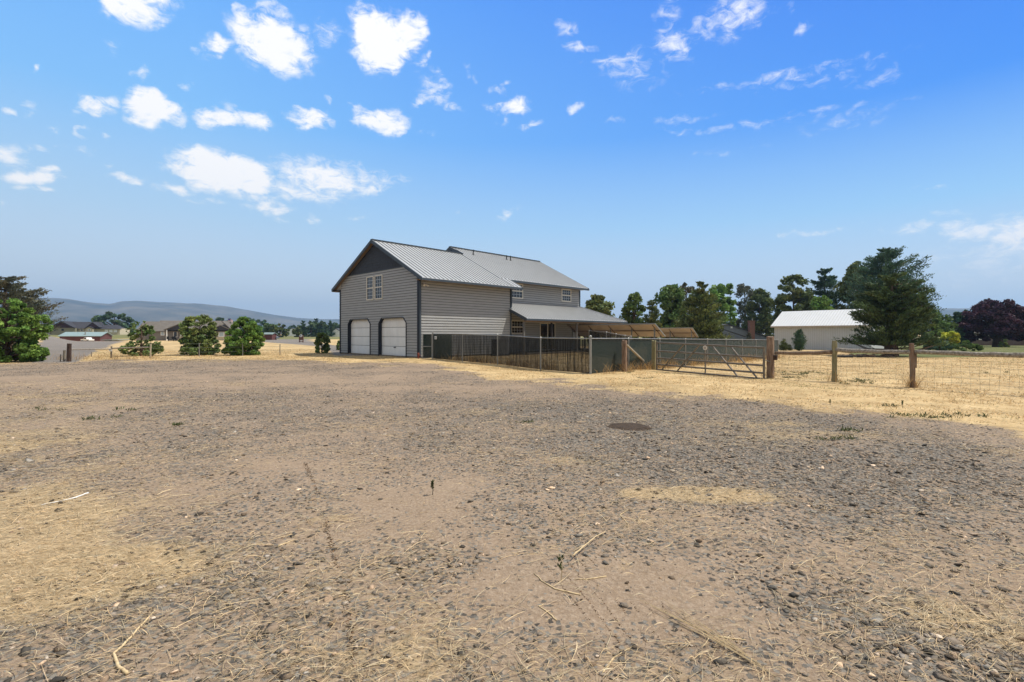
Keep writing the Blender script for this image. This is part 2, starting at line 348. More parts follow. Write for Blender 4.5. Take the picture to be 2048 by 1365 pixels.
YB = np.array([(-3000, 760), (-600, 733), (0, 727), (130, 724), (300, 721.5), (450, 719), (560, 720), (640, 724), (700, 727), (830, 726), (870, 732), (930, 743), (1000, 754),
      (1100, 765), (1200, 772), (1300, 781), (1500, 797), (1700, 815), (1800, 830), (1920, 850), (2048, 872), (2600, 960), (4000, 1200)], float)
def zones(x, y):
    """masks on the datum plane: lot gravel, dry grass, road, lawn, and on the lot: straw litter, bare dirt, stone"""
    Y = np.maximum(y, .6); px = CX + F * x / Y; py = HY + F * CH / Y
    n1 = fbm(x * .5, y * .5, 4, 31) - .5; n2 = fbm(x * 1.3, y * 1.3, 4, 77) - .5; n3 = fbm(x * .22, y * .22, 3, 12) - .5
    yb = np.interp(px, YB[:, 0], YB[:, 1])
    Yb = F * CH / (yb - HY)
    front = y > .6
    lot = np.where(front, sstep(2.2, -2.2, (y - Yb) / np.maximum(.05 * Yb, .35) + n1 * 5 + n2 * 4), 1.0)
    # roads
    rl = np.interp(py, [683, 700, 722], [96, 60, 60]); rr = np.interp(py, [683, 687, 700, 712, 722], [250, 232, 200, 175, 158])
    wv = n1 * 26 + n2 * 14; road = ((px > rl + wv) & (px < rr + wv) & (py > 683) & (py < 726)).astype(float)
    r2c = np.interp(py, [676, 682, 687, 692, 700, 712], [600, 560, 600, 650, 680, 700]); r2w = np.interp(py, [676, 682, 692, 712], [20, 60, 22, 30])
    road = np.maximum(road, sstep(1.2, .8, np.abs(px - r2c) / r2w + n1 * .4) * ((py > 678) & (py < 712)))
    lawn = ((px > 1700) & (y > 35.5 + n1 * 2) & (y < 300)).astype(float)
    lawn = np.maximum(lawn, ((px > 1150) & (px <= 1700) & (y > 66)).astype(float) * .8)
    lawn = np.maximum(lawn, ((px > 380) & (px < 800) & (y > 130) & (y < 400)).astype(float) * .9)
    lawn = np.maximum(lawn, ((px < 270) & (y > 128) & (y < 400)).astype(float) * .9)
    lawn = lawn * front
    def blob(bx, by, rx, ry, a):
        X0, Y0 = gp(bx, by); X1, _ = gp(bx + rx, by); _, Y1 = gp(bx, by + ry); _, Y2 = gp(bx, max(by - ry, 690))
        sy = max(abs(Y2 - Y1) / 2, .05)
        return a * np.exp(-((x - X0) / max(abs(X1 - X0), .05)) ** 2 - ((y - Y0) / sy) ** 2)
    st = .16 + 1.0 * n2 + .5 * n1
    for b in [(-50, 900, 260, 60, .7), (60, 1080, 260, 110, .85), (0, 1180, 330, 80, .6), (290, 1110, 90, 25, .6), (480, 1190, 300, 80, .22), (330, 1320, 300, 80, .2),
              (1440, 990, 110, 16, 1.5), (1290, 988, 50, 9, 1.2), (1120, 925, 60, 12, .5), (1950, 1240, 200, 60, .5), (1750, 1080, 120, 25, .4), (1600, 955, 200, 30, .25), (650, 1035, 60, 10, .5),
              (40, 800, 200, 18, .4), (1700, 870, 160, 10, .45), (1550, 850, 120, 8, .4), (1080, 1100, 60, 30, .3), (750, 1330, 200, 60, .3), (130, 1000, 250, 60, .4)]:
        st = st + blob(*b)
    for b in [(880, 1000, 220, 60, .5), (1100, 1180, 170, 70, .5), (560, 940, 120, 26, .4), (900, 780, 500, 18, .2), (1300, 1250, 170, 40, .4), (1700, 930, 330, 50, .3), (1400, 1150, 160, 50, .3)]:
        st = st - blob(*b)
    stone = .42 + .95 * (fbm(x * .9 + 7, y * .9, 4, 55) - .5) + .5 * n3
    for b in [(1250, 830, 420, 40, .5), (1700, 950, 420, 60, .5), (1500, 880, 400, 50, .35), (1820, 1060, 300, 60, .25), (1650, 1210, 160, 50, .45), (1950, 1300, 200, 70, .5), (1480, 1310, 130, 40, .45),
              (300, 900, 260, 30, .25), (230, 1200, 200, 50, .35), (560, 1290, 120, 50, .2), (850, 1130, 130, 40, .35), (1180, 1080, 160, 30, .25), (470, 1160, 90, 30, .35), (1000, 1360, 120, 30, .3)]:
        stone = stone + blob(*b)
    for b in [(880, 1000, 200, 50, .5), (1150, 1190, 170, 60, .6), (500, 760, 500, 18, .32), (350, 990, 130, 30, .3), (560, 930, 130, 30, .3), (1450, 1230, 150, 30, .25), (100, 750, 300, 16, .12), (700, 1060, 120, 30, .25)]:
        stone = stone - blob(*b)
    return dict(lot=lot, road=road, lawn=lawn, straw=np.clip(st, 0, 1), stone=np.clip(stone, 0, 1), px=px, py=py)

def build_ground():
    # polar sheet round the camera, fine in front, coarse behind
    a1 = np.radians(np.linspace(-60, 60, 560)); a2 = np.radians(np.linspace(60, 300, 60))[1:-1]
    ang = np.concatenate([a1, a2]); na = len(ang)
    r = np.concatenate([[.25, .5, .8], np.geomspace(1.1, 140, 560), np.geomspace(142, 6900, 60)[1:]]); nr = len(r)
    A, R = np.meshgrid(ang, r); X = R * np.sin(A); Y = R * np.cos(A); Z = height(X, Y)
    Z = Z * (1 - sstep(600, 1500, R))
    v = np.stack([X, Y, Z], -1).reshape(-1, 3)
    i, j = np.meshgrid(np.arange(nr - 1), np.arange(na), indexing='ij'); j2 = (j + 1) % na
    f = np.stack([i * na + j, (i + 1) * na + j, (i + 1) * na + j2, i * na + j2], -1).reshape(-1, 4)[:, ::-1]
    # centre cap as quads to a middle vertex
    v = np.vstack([v, [[0, 0, v[0, 2]]]]); cidx = len(v) - 1
    z = zones(v[:, 0], v[:, 1])
    cap = np.array([(cidx, jj, (jj + 1) % na, (jj + 2) % na) for jj in range(0, na - 1, 2)])[:, ::-1]
    f = np.vstack([f, cap])
    o = np_mesh('ground', v, f, ground_mat(), smooth=True, attrs={k: z[k] for k in ('lot', 'road', 'lawn', 'straw', 'stone')})
    tag(o, kind='structure')
def ground_mat():
    m = bpy.data.materials.new('ground'); nt, N, L = nodes_of(m)
    def at_(n):
        a = N.new('ShaderNodeAttribute'); a.attribute_name = n; return a.outputs['Fac']
    geo = N.new('ShaderNodeNewGeometry'); pos = geo.outputs['Position']
    def noise(scale, detail=5, rough=.6, stretch=None, off=0):
        v = pos
        mp = N.new('ShaderNodeMapping'); mp.inputs['Location'].default_value = (off, off, 0)
        if stretch: mp.inputs['Scale'].default_value = stretch
        L.new(v, mp.inputs[0])
        n = N.new('ShaderNodeTexNoise'); n.inputs['Scale'].default_value = scale; n.inputs['Detail'].default_value = detail; n.inputs['Roughness'].default_value = rough
        L.new(mp.outputs[0], n.inputs['Vector']); return n.outputs['Fac']
    def mth(op, a, b=None, c=None, clamp=False):
        n = N.new('ShaderNodeMath'); n.operation = op; n.use_clamp = clamp
        for i, q in enumerate((a, b, c)):
            if q is None: continue
            if isinstance(q, (int, float)): n.inputs[i].default_value = q
            else: L.new(q, n.inputs[i])
        return n.outputs[0]
    def mix(f, a, b):
        n = N.new('ShaderNodeMix'); n.data_type = 'RGBA'
        for i, q in ((0, f), (6, a), (7, b)):
            if isinstance(q, tuple): n.inputs[i].default_value = (*q, 1)
            elif isinstance(q, (int, float)): n.inputs[i].default_value = q
            else: L.new(q, n.inputs[i])
        return n.outputs[2]
    def sm(v, a, b):
        n = N.new('ShaderNodeMapRange'); n.interpolation_type = 'SMOOTHSTEP'; L.new(v, n.inputs[0]); n.inputs[1].default_value = a; n.inputs[2].default_value = b
        return n.outputs[0]
    lot, road, lawn, straw, stone = [at_(k) for k in ('lot', 'road', 'lawn', 'straw', 'stone')]
    nmid = noise(3.4, 5, .7, off=21); nf = noise(38, 6, .7); nm = noise(6, 5, .65); nl = noise(.8, 4); nl2 = noise(2.2, 6, .7, off=9); nst = noise(14, 5, .7, off=3)
    dirt = mix(nl, (.225, .160, .108), (.32, .238, .167)); dirt = mix(sm(nf, .38, .75), dirt, (.40, .31, .23)); dirt = mix(mth('MULTIPLY', sm(noise(75, 3, .8, off=2), .52, .72), .45), dirt, (.15, .115, .085))
    dirt = mix(mth('MULTIPLY', sm(nm, .5, .75), .5), dirt, (.20, .145, .10))
    # embedded stone chips
    vo = N.new('ShaderNodeTexVoronoi'); vo.inputs['Scale'].default_value = 46; L.new(pos, vo.inputs['Vector'])
    vo2 = N.new('ShaderNodeTexVoronoi'); vo2.inputs['Scale'].default_value = 24; L.new(pos, vo2.inputs['Vector'])
    sp = N.new('ShaderNodeSeparateXYZ'); L.new(vo.outputs['Color'], sp.inputs[0])
    sp2 = N.new('ShaderNodeSeparateXYZ'); L.new(vo2.outputs['Color'], sp2.inputs[0])
    chipc = mix(sp.outputs[1], (.055, .047, .040), (.25, .225, .192)); chipc2 = mix(sp2.outputs[1], (.055, .049, .043), (.25, .23, .20))
    sden = mth('MULTIPLY_ADD', mth('ADD', mth('MULTIPLY', stone, .66), mth('MULTIPLY', mth('SUBTRACT', nl2, .5), 1.2)), 1.0, .0)
    chip = sm(mth('SUBTRACT', sden, sp.outputs[0]), -.06, .06)
    chip2 = mth('MULTIPLY', sm(mth('SUBTRACT', sden, mth('ADD', sp2.outputs[0], .40)), -.05, .05), mth('LESS_THAN', vo2.outputs['Distance'], .55))
    dirt = mix(mth('MULTIPLY', mth('MULTIPLY', sm(nmid, .48, .66), sm(stone, .15, .7)), .6), dirt, (.115, .095, .078))
    c = mix(chip, dirt, chipc); c = mix(chip2, c, chipc2)
    strawc = mix(nf, (.37, .26, .135), (.72, .55, .32)); strawc = mix(sm(nst, .45, .8), strawc, (.30, .22, .13))
    sw = sm(mth('ADD', mth('MULTIPLY', straw, 1.0), mth('MULTIPLY', mth('SUBTRACT', nst, .5), 1.5)), .42, .85)
    c = mix(mth('MULTIPLY', sw, .64), c, strawc)
    # dry grass field
    g1 = noise(1.1, 6, .7, stretch=(1, 1, 1), off=40); g2 = noise(.30, 5, .65, off=77); g3 = noise(9, 4, .75, off=5)
    grass = mix(sm(g1, .3, .72), (.42, .285, .135), (.70, .52, .28)); grass = mix(mth('MULTIPLY', sm(g3, .4, .8), .55), grass, (.66, .52, .31))
    grass = mix(mth('MULTIPLY', sm(g2, .45, .68), .6), grass, (.30, .215, .105)); grass = mix(mth('MULTIPLY', sm(nm, .56, .76), .42), grass, (.16, .14, .07))
    c = mix(sm(mth('ADD', lot, mth('ADD', mth('MULTIPLY', mth('SUBTRACT', nm, .5), 1.1), mth('ADD', mth('MULTIPLY', mth('SUBTRACT', nl2, .5), 1.2), mth('MULTIPLY', mth('SUBTRACT', nst, .5), 1.4)))), .22, .78), grass, c)
    roadc = mix(nm, (.19, .165, .145), (.27, .24, .215)); roadc = mix(mth('MULTIPLY', chip, .4), roadc, chipc)
    c = mix(road, c, roadc)
    lawnc = mix(g1, (.07, .095, .03), (.20, .20, .075)); lawnc = mix(sm(g2, .5, .8), lawnc, (.33, .28, .14))
    c = mix(lawn, c, lawnc)
    b = N.new('ShaderNodeBsdfPrincipled'); b.inputs['Roughness'].default_value = .95; b.inputs['Specular IOR Level'].default_value = .15
    L.new(c, b.inputs['Base Color'])
    bh = mth('ADD', mth('MULTIPLY', nf, .012), mth('ADD', mth('MULTIPLY', nm, .03), mth('MULTIPLY', chip, .012)))
    bh = mth('ADD', bh, mth('MULTIPLY', chip2, .02))
    bp = N.new('ShaderNodeBump'); bp.inputs['Strength'].default_value = .9; bp.inputs['Distance'].default_value = 1.0
    L.new(bh, bp.inputs['Height']); L.new(bp.outputs[0], b.inputs['Normal'])
    out = N.new('ShaderNodeOutputMaterial'); L.new(b.outputs[0], out.inputs[0])
    return m
build_ground()

# hills -----------------------------------------------------------------
def build_hills():
    prof = np.array([(-2500, 610), (-600, 596), (0, 597), (60, 599), (105, 599), (135, 600), (160, 604), (190, 608), (222, 609.5), (242, 605), (272, 604), (320, 607), (400, 610), (450, 614),
        (500, 622), (550, 631), (600, 637), (650, 639), (760, 642), (1000, 646), (1300, 645), (1450, 640), (1600, 634), (1750, 622), (1860, 618), (1960, 619), (2048, 620), (2400, 618), (3500, 626), (5000, 640)], float)
    px = np.linspace(-2400, 4800, 900); az = np.arctan((px - CX) / F)
    rr = np.linspace(2300, 6200, 70)
    A, R = np.meshgrid(az, rr); top = np.interp(px, prof[:, 0], prof[:, 1])
    zt = CH + (HY - top) / F * 4200 * np.cos(az) * 1.0       # ridge lies at 4200 m
    X = R * np.sin(A); Y = R * np.cos(A)
    g = sstep(2350, 4200, R) ** .9; back = 1 - sstep(4300, 6200, R) * .9
    gul = fbm(X / 260., Y / 420., 5, 3) - .5; gul2 = fbm(X / 900., Y / 900., 3, 8) - .5
    Zt = zt[None, :] * np.ones_like(R)
    Z = Zt * g * back + (gul * 70 + gul2 * 90) * np.sin(np.pi * np.clip((R - 2350) / 1850, 0, 1)) * (Zt / 250) * (R < 4200)
    Z = Z + gul * 5 * (R >= 4200) - 3 * (1 - g)
    na = len(px); v = np.stack([X, Y, Z], -1).reshape(-1, 3)
    i, j = np.meshgrid(np.arange(len(rr) - 1), np.arange(na - 1), indexing='ij')
    f = np.stack([i * na + j, i * na + j + 1, (i + 1) * na + j + 1, (i + 1) * na + j], -1).reshape(-1, 4)
    m = mat('hillside', (.010, .026, .030), .95, col2=(.17, .15, .12), scale=.0045, stretch=(1, 1, 2.5), bump=.0)
    o = np_mesh('hills', v, f, m, smooth=True); tag(o, kind='structure')
build_hills()

# ---------------------------------------------------------------- HOUSE
d2 = (.69440186, .71958742); d1 = (-.71958742, .69440186); HC = (-5.69, 29.5)
RZ = math.atan2(d2[1], d2[0])
house = empty('house', (HC[0], HC[1], 0), RZ, 'grey lap-sided two-storey house with white metal roof and two white garage doors', 'house')
BH = .172     # exposure of one siding board
def siding(name, axis, c0, out, spans, z0, z1, parent, mi=('siding', 'siding_gap_shade')):
    """lapped boards on a wall. axis 'x': wall plane x=c0, boards run along y; axis 'y': plane y=c0.
       out: +-1 outward. spans(z) -> list of (a,b) intervals at height z."""
    b = MB()
    def P(a, z, o):
        return (c0 + out * o, a, z) if axis == 'x' else (a, c0 + out * o, z)
    z = z0; i = 0
    while z < z1 - 1e-4:
        zt = min(z + BH, z1)
        s0, s1 = spans(z + 1e-4), spans(zt - 1e-4)
        if len(s0) != len(s1): s1 = s0 if len(s0) < len(s1) else s1; s0 = s1 if len(s0) != len(s1) else s0
        for (a0, b0), (a1, b1) in zip(s0, s1):
            if b0 - a0 < .01: continue
            b.quad(P(a0, z, .028), P(b0, z, .028), P(b1, zt, .008), P(a1, zt, .008), 0)
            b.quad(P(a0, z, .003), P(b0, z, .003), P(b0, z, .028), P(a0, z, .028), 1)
            b.quad(P(a0, z, .030), P(b0, z, .030), P(b0, z + .022, .0275), P(a0, z + .022, .0275), 1)  # dark strip on the board face: lap shadow put into the colour
        z = zt; i += 1
    return b.build(name, [M[mi[0]], M[mi[1]]], parent)
W = 10.18; PITCH = 3.0 / 5.79; EZ = 4.88; RDG = 5.09
def roof_z(y, s=0):     # underside height of the roof at cross coordinate y, section shifted by s
    return EZ + s * PITCH + PITCH * (5.79 - abs(y - (RDG + s))) - .1
doors = [(5.72, 8.88), (1.32, 4.59)]; DT = 2.56; CHF = .36
def spans_front(z):
    # gable trapezoid limits
    lim0, lim1 = .14, W - .14
    zz = roof_z(0)
    if z > zz: k = (z - zz) / PITCH; lim0 = max(lim0, k); lim1 = min(lim1, W - k)
    if lim1 <= lim0: return []
    res = [(lim0, lim1)]
    if z < DT:
        c = max(0, z - (DT - CHF))
        cuts = sorted([(a + c, b_ - c) for a, b_ in doors]); res = []; cur = lim0
        for a, b_ in cuts: res.append((cur, a)); cur = b_
        res.append((cur, lim1))
    return res
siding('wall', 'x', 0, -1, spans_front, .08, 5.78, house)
def spans_gable(z):
    k = max(0, (z - roof_z(0)) / PITCH); return [(k, W - k)] if W - 2 * k > .05 else []
# shingled gable: rows of shingles
def shingle_gable():
    b = MB(); z = 5.78; rnd = random.Random(4)
    apex = roof_z(RDG)
    while z < apex - .05:
        zt = min(z + .19, apex - .01); k0 = (z - roof_z(0)) / PITCH; k1 = (zt - roof_z(0)) / PITCH
        a = k0
        while a < W - k0 - .02:
            w = .17 + rnd.random() * .08; e = min(a + w, W - k0)
            a1, e1 = max(a, k1), min(e, W - k1)
            if e1 > a1:
                o = .030 + rnd.random() * .010
                b.quad((-o, a + .004, z), (-o, e - .004, z), (-.01, min(e1, e - .004), zt), (-.01, max(a1, a + .004), zt), 0)
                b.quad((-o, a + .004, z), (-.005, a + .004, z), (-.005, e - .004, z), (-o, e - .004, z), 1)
            a = e
        z = zt
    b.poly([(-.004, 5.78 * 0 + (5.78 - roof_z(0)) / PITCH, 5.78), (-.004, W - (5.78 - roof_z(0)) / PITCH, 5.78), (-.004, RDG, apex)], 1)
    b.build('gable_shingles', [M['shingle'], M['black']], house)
    MB().box(-.045, -.0, (5.74 - roof_z(0)) / PITCH, W - (5.74 - roof_z(0)) / PITCH, 5.74, 5.785).build('gable_band', M['slate_trim'], house)
shingle_gable()
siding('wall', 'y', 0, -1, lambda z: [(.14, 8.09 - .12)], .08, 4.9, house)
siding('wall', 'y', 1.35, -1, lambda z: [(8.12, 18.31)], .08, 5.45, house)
# hidden walls as plain shells
sh = MB()
MB().box(.0, 8.09, W - .1, W, .0, 4.8).build('wall', M['siding'], house); MB().box(8.0, 8.088, .1, 1.34, 0, 4.8).build('wall', M['siding'], house)
MB().box(8.1, 18.43, W + 1.25, W + 1.35, 0, 5.45).build('wall', M['siding'], house); MB().box(8.05, 8.15, W - .05, W + 1.34, 0, 5.4).build('wall', M['siding'], house)
sh.poly([(18.43, 1.35, 0), (18.43, W + 1.35, 0), (18.43, W + 1.35, roof_z(W + 1.35, 1.35)), (18.43, RDG + 1.35, roof_z(RDG + 1.35, 1.35)), (18.43, 1.35, roof_z(1.35, 1.35))])
sh.build('wall', M['siding'], house)
ib = MB()   # inner faces so nothing shows through
ib.box(.30, .34, .1, W - .12, 0, 4.7); ib.box(.34, 8.0, .05, .1, 0, 4.7); ib.box(8.2, 18.3, 1.42, 1.47, 0, 5.3)
ib.build('inner_wall', M['black'], house)
MB().box(-.02, 8.09, 0.0, W, -.25, .08).build('foundation', M['concrete'], house)
MB().box(8.095, 18.45, 1.33, W + 1.37, -.25, .08).build('foundation', M['concrete'], house)
# corner boards
for nm, bx in (('corner_board', (-.045, .0, -.04, .14)), ('corner_board', (-.0, .14, -.045, -.0)), ('corner_board', (-.045, 0, W - .14, W + .03)), ('corner_board', (7.96, 8.11, -.045, -.0)), ('corner_board', (18.31, 18.46, 1.30, 1.349))):
    MB().box(*bx, .05, 4.82 if bx[1] < 9 else 5.42).build(nm, M['dark_trim'] if bx[1] < .2 else M['slate_trim'], house)
# roofs
def slope(p0, p1, p2, p3, th=.05):
    """slab over quad p0(eave,x0) p1(eave,x1) p2(ridge,x1) p3(ridge,x0)"""
    b = MB(); pts = [p0, p1, p2, p3]; lo = [(x, y, z - th) for x, y, z in pts]
    b.add(pts + lo, [(0, 1, 2, 3), (7, 6, 5, 4), (0, 4, 5, 1), (1, 5, 6, 2), (2, 6, 7, 3), (3, 7, 4, 0)])
    return b
def ribs(b, x0, x1, y0, z0, y1, z1, step=.335, h=.045, w=.045, mi=1):
    n = int((x1 - x0) / step); 
    for i in range(n + 1):
        x = x0 + .03 + i * (x1 - x0 - .06) / n
        b.beam((x, y0, z0 + h / 2), (x, y1, z1 + h / 2), w, h, mi)
def roofpart(name, slabs, ribl, mats=('roof_metal', 'roof_rib')):
    b = MB()
    for s in slabs:
        q = slope(*s); k = len(b.v); b.v += q.v; b.f += [tuple(i + k for i in f) for f in q.f]; b.m += q.m
    for r in ribl: ribs(b, *r)
    return b.build(name, [M[m] for m in mats], house)
RZ0 = EZ + 3.0; s_ = 1.35; EZ2 = EZ + s_ * PITCH; RZ2 = RZ0 + s_ * PITCH
XA, XB, XC, XD = -.3, 7.55, 8.5, 18.73
roofpart('garage_roof', [
    ((XA, -.7, EZ), (XC, -.7, EZ), (XC, .65, EZ2), (XA, .65, EZ2)),
    ((XA, .65, EZ2), (XB, .65, EZ2), (XB, RDG, RZ0), (XA, RDG, RZ0)),
    ((XB + .3, W + .7, EZ), (XA, W + .7, EZ), (XA, RDG, RZ0), (XB + .3, RDG, RZ0))],
    [(XA, XB - .1, -.7, EZ, RDG, RZ0), (XB + .1, XC, -.7, EZ, .65, EZ2), (XA, XB, W + .7, EZ, RDG, RZ0)])
roofpart('house_roof', [
    ((XB, .65, EZ2), (XD, .65, EZ2), (XD, RDG + s_, RZ2), (XB, RDG + s_, RZ2)),
    ((XD, W + .7 + s_, EZ2), (XB, W + .7 + s_, EZ2), (XB, RDG + s_, RZ2), (XD, RDG + s_, RZ2))],
    [(XB, XD, .65, EZ2, RDG + s_, RZ2), (XB, XD, W + .7 + s_, EZ2, RDG + s_, RZ2)])
# ridge caps
MB().beam((XA - .01, RDG, RZ0 + .03), (XB + .2, RDG, RZ0 + .03), .26, .07).build('ridge_cap', M['slate_trim'], house)
MB().beam((XB - .01, RDG + s_, RZ2 + .03), (XD + .01, RDG + s_, RZ2 + .03), .26, .07).build('ridge_cap', M['slate_trim'], house)
# house gable poking above the garage roof
g = MB(); x = XB + .28
g.poly([(x, RDG, RZ0 - .3), (x, RDG + s_, RZ2 - .1), (x, W + s_, roof_z(W + s_, s_)), (x, W + s_, roof_z(W + s_, s_) - 1.2)])
g.build('upper_gable', M['shingle'], house)
# fascia, rakes, gutters, soffits
def rake(x, y0, z0, y1, z1, name='rake_board', hh=.2):
    MB().beam((x, y0, z0 - hh / 2 + .0), (x, y1, z1 - hh / 2 + .0), .045, hh).build(name, M['slate_trim'], house)
for (x, s) in ((XA - .024, 0), (XB - .024, s_), (XD + .024, s_)):
    if x < 5:
        rake(x, -.72, EZ + .01, RDG, RZ0 + .02); rake(x, W + .72, EZ + .01, RDG, RZ0 + .02)
        # pale drip edge line over the rake
    elif x < 9: rake(x, RDG - .3, RZ0 + .02, RDG + s_, RZ2 + .02); rake(x, W + .72 + s, EZ2, RDG + s_, RZ2 + .02)
    else: rake(x, .63, EZ2 + .01, RDG + s_, RZ2 + .02); rake(x, W + .72 + s, EZ2, RDG + s_, RZ2 + .02)
rake(XC + .024, -.72, EZ + .01, .64, EZ2 - .01)
MB().box(XA - .05, XC + .05, -.80, -.70, EZ - .17, EZ - .035).build('gutter', M['slate_trim'], house)
MB().box(XC - .1, XD + .05, .55, .65, EZ2 - .20, EZ2 - .04).build('gutter', M['slate_trim'], house)
MB().box(XA, XB, W + .7, W + .8, EZ - .19, EZ - .035).build('gutter', M['slate_trim'], house)
so = MB()
so.quad((XA, -.69, EZ - .10), (XC, -.69, EZ - .10), (XC, -.0, EZ - .10), (XA, -.0, EZ - .10))
so.quad((XB, .66, EZ2 - .14), (XD, .66, EZ2 - .14), (XD, 1.34, EZ2 - .14), (XB, 1.34, EZ2 - .14))
t = .075
so.quad((XA, -.69, EZ - t + .005), (0, -.69, EZ - t + .005), (0, RDG, RZ0 - t), (XA, RDG, RZ0 - t))
so.quad((XA, W + .69, EZ - t + .005), (XA, RDG, RZ0 - t), (0, RDG, RZ0 - t), (0, W + .69, EZ - t + .005))
so.quad((0, W + .69, EZ - .18), (XA, W + .69, EZ - .18), (XA, W, EZ - .18), (0, W, EZ - .18))
so.build('soffit', M['soffit'], house)
# downspouts
MB().box(-.02, .06, -.13, -.05, .15, EZ - .17).build('downspout', M['slate_trim'], house)
MB().box(8.0, 8.08, -.13, -.05, 3.45, EZ - .17).build('downspout', M['slate_trim'], house)
# vent pipes on the roof
def rz_right(y): return EZ + PITCH * (y + .7)
for (px_, Y_) in ((946.5, 0), (1013, 0), (1021, 0)):
    yy = 5.35; k = (px_ - CX) / F
    tt = (k * (HC[1] + yy * d1[1]) - (HC[0] + yy * d1[0])) / (d2[0] - k * d2[1])
    z = rz_right(yy)
    pv = MB().tube([(tt, yy, z - .1), (tt, yy, z + .42)], .045, 8).tube([(tt, yy, z - .02), (tt, yy, z + .07)], [.1, .05], 8).build('vent_pipe', M['black'], house)
# windows
def window(parent, axis, c0, out, a0, a1, z0, z1, cols, rows, frame='cream_paint', fw=.07, double=True, name='window', munt='muntin', glass='glass'):
    b = MB(); g = MB(); mb = MB()
    def bx(B, a, e, za, zb, o0, o1, mi=0):
        if axis == 'x': B.box(c0 + out * o0, c0 + out * o1, a, e, za, zb, mi)
        else: B.box(a, e, c0 + out * o0, c0 + out * o1, za, zb, mi)
    bx(b, a0, a0 + fw, z0, z1, 0, .065); bx(b, a1 - fw, a1, z0, z1, 0, .065)
    bx(b, a0 + fw, a1 - fw, z0, z0 + fw, 0, .07); bx(b, a0 + fw, a1 - fw, z1 - fw, z1, 0, .06)
    zm = (z0 + z1) / 2
    if double: bx(b, a0 + fw, a1 - fw, zm - fw / 2, zm + fw / 2, 0, .058)
    fr = b.build(name, M[frame], parent)
    bx(g, a0 + fw, a1 - fw, z0 + fw, z1 - fw, .025, .032); g.build('pane', M[glass], fr)
    if cols:
        secs = [(z0 + fw, zm - fw / 2), (zm + fw / 2, z1 - fw)] if double else [(z0 + fw, z1 - fw)]
        for (za, zb) in secs:
            for i in range(1, cols):
                a = a0 + fw + (a1 - a0 - 2 * fw) * i / cols; bx(mb, a - .011, a + .011, za, zb, .034, .044)
            for i in range(1, rows):
                zz = za + (zb - za) * i / rows; bx(mb, a0 + fw, a1 - fw, zz - .011, zz + .011, .034, .046)
        mb.build('muntins', M[munt], fr)
    return fr
window(house, 'x', 0, -1, 5.27, 6.19, 3.84, 5.48, 3, 3)
window(house, 'x', 0, -1, 4.12, 5.10, 3.84, 5.48, 3, 3)
window(house, 'y', 1.35, -1, 15.72, 17.08, 4.30, 5.40, 4, 2, fw=.09)
window(house, 'y', 1.35, -1, 9.35, 10.80, 4.25, 5.42, 4, 2, fw=.09)
window(house, 'y', 1.35, -1, 9.45, 10.85, 1.50, 2.55, 4, 2, fw=.08)
sd = window(house, 'y', 1.35, -1, 12.85, 14.85, .12, 2.42, 0, 0, fw=.09, double=False, name='sliding_door')
MB().box(13.8, 13.9, 1.29, 1.32, .2, 2.34).build('door_stile', M['cream_paint'], sd)
# garage doors
for k, (a, b_) in enumerate(doors):
    D = MB(); R_ = .20
    nsec = 4; hz = (DT - .06) / nsec
    for i in range(nsec):
        za = .06 + i * hz
        D.box(R_, R_ + .04, a, b_, za, za + hz - .025)
        for j in range(3):      # raised long panels
            pa = a + .12 + j * (b_ - a - .12) / 3; pb = pa + (b_ - a - .12) / 3 - .12
            D.box(R_ - .015, R_ - .0, pa, pb, za + .10, za + hz - .12)
    D.box(R_ + .02, R_ + .05, a, b_, .05, DT)
    do = D.build('garage_door', M['white_paint'], house)
    dl = MB().box(R_ - .004, R_ + .01, a, b_, .0, .055)
    for i in range(1, nsec): dl.box(R_ + .005, R_ + .012, a, b_, .06 + i * hz - .025, .06 + i * hz)
    dl.build('door_seal', M['black'], do)
    if k == 1: MB().box(R_ - .06, R_ - .016, 2.85, 3.05, .58, .63).build('handle', M['black'], do)
    T = MB(); c = CHF; q = .012
    pr = [(a, .0), (a, DT - c), (a + c, DT), (b_ - c, DT), (b_, DT - c), (b_, .0)]
    for (y0, z0), (y1, z1) in zip(pr[:-1], pr[1:]):   # jamb lining
        T.quad((-.04, y0, z0), (-.04, y1, z1), (R_ + .03, y1, z1), (R_ + .03, y0, z0))
    T.poly([(R_ - .02, a, DT - c), (R_ - .02, a + c, DT), (R_ - .02, a, DT)]); T.poly([(R_ - .02, b_, DT - c), (R_ - .02, b_, DT), (R_ - .02, b_ - c, DT)])
    # face trim round the opening
    for (y0, z0), (y1, z1) in zip(pr[:-1], pr[1:]): T.beam((-.036, y0, z0), (-.036, y1, z1), .03, .075, up=(1, 0, 0))
    T.build('door_trim', M['dark_trim'], house)
# porch: lean-to that hips round the far end
PE, PT = 2.60, 3.92; py0, py1 = -1.7, 1.35; xl, xr, xh = 7.9, 21.45, 18.43
pz = lambda y: PE + (PT - PE) * (y - py0) / (py1 - py0)
pr = MB(); th = .05
top = [(xl, py0, PE), (xr, py0, PE), (xh, py1, PT), (8.12, py1, PT), (8.12, -.05, pz(-.05)), (xl, -.05, pz(-.05))]
lo = [(x, y, z - th) for x, y, z in top]; n = len(top)
pr.add(top + lo, [tuple(range(n)), tuple(reversed(range(n, 2 * n)))] + [(i, i + n, (i + 1) % n + n, (i + 1) % n) for i in range(n)])
top2 = [(xr, py0, PE), (xr, 12.0, PE), (xh, 12.0, PT), (xh, py1, PT)]; lo2 = [(x, y, z - th) for x, y, z in top2]
pr.add(top2 + lo2, [(0, 1, 2, 3), (7, 6, 5, 4)] + [(i, i + 4, (i + 1) % 4 + 4, (i + 1) % 4) for i in range(4)])
nr = int((xr - xl) / .31)
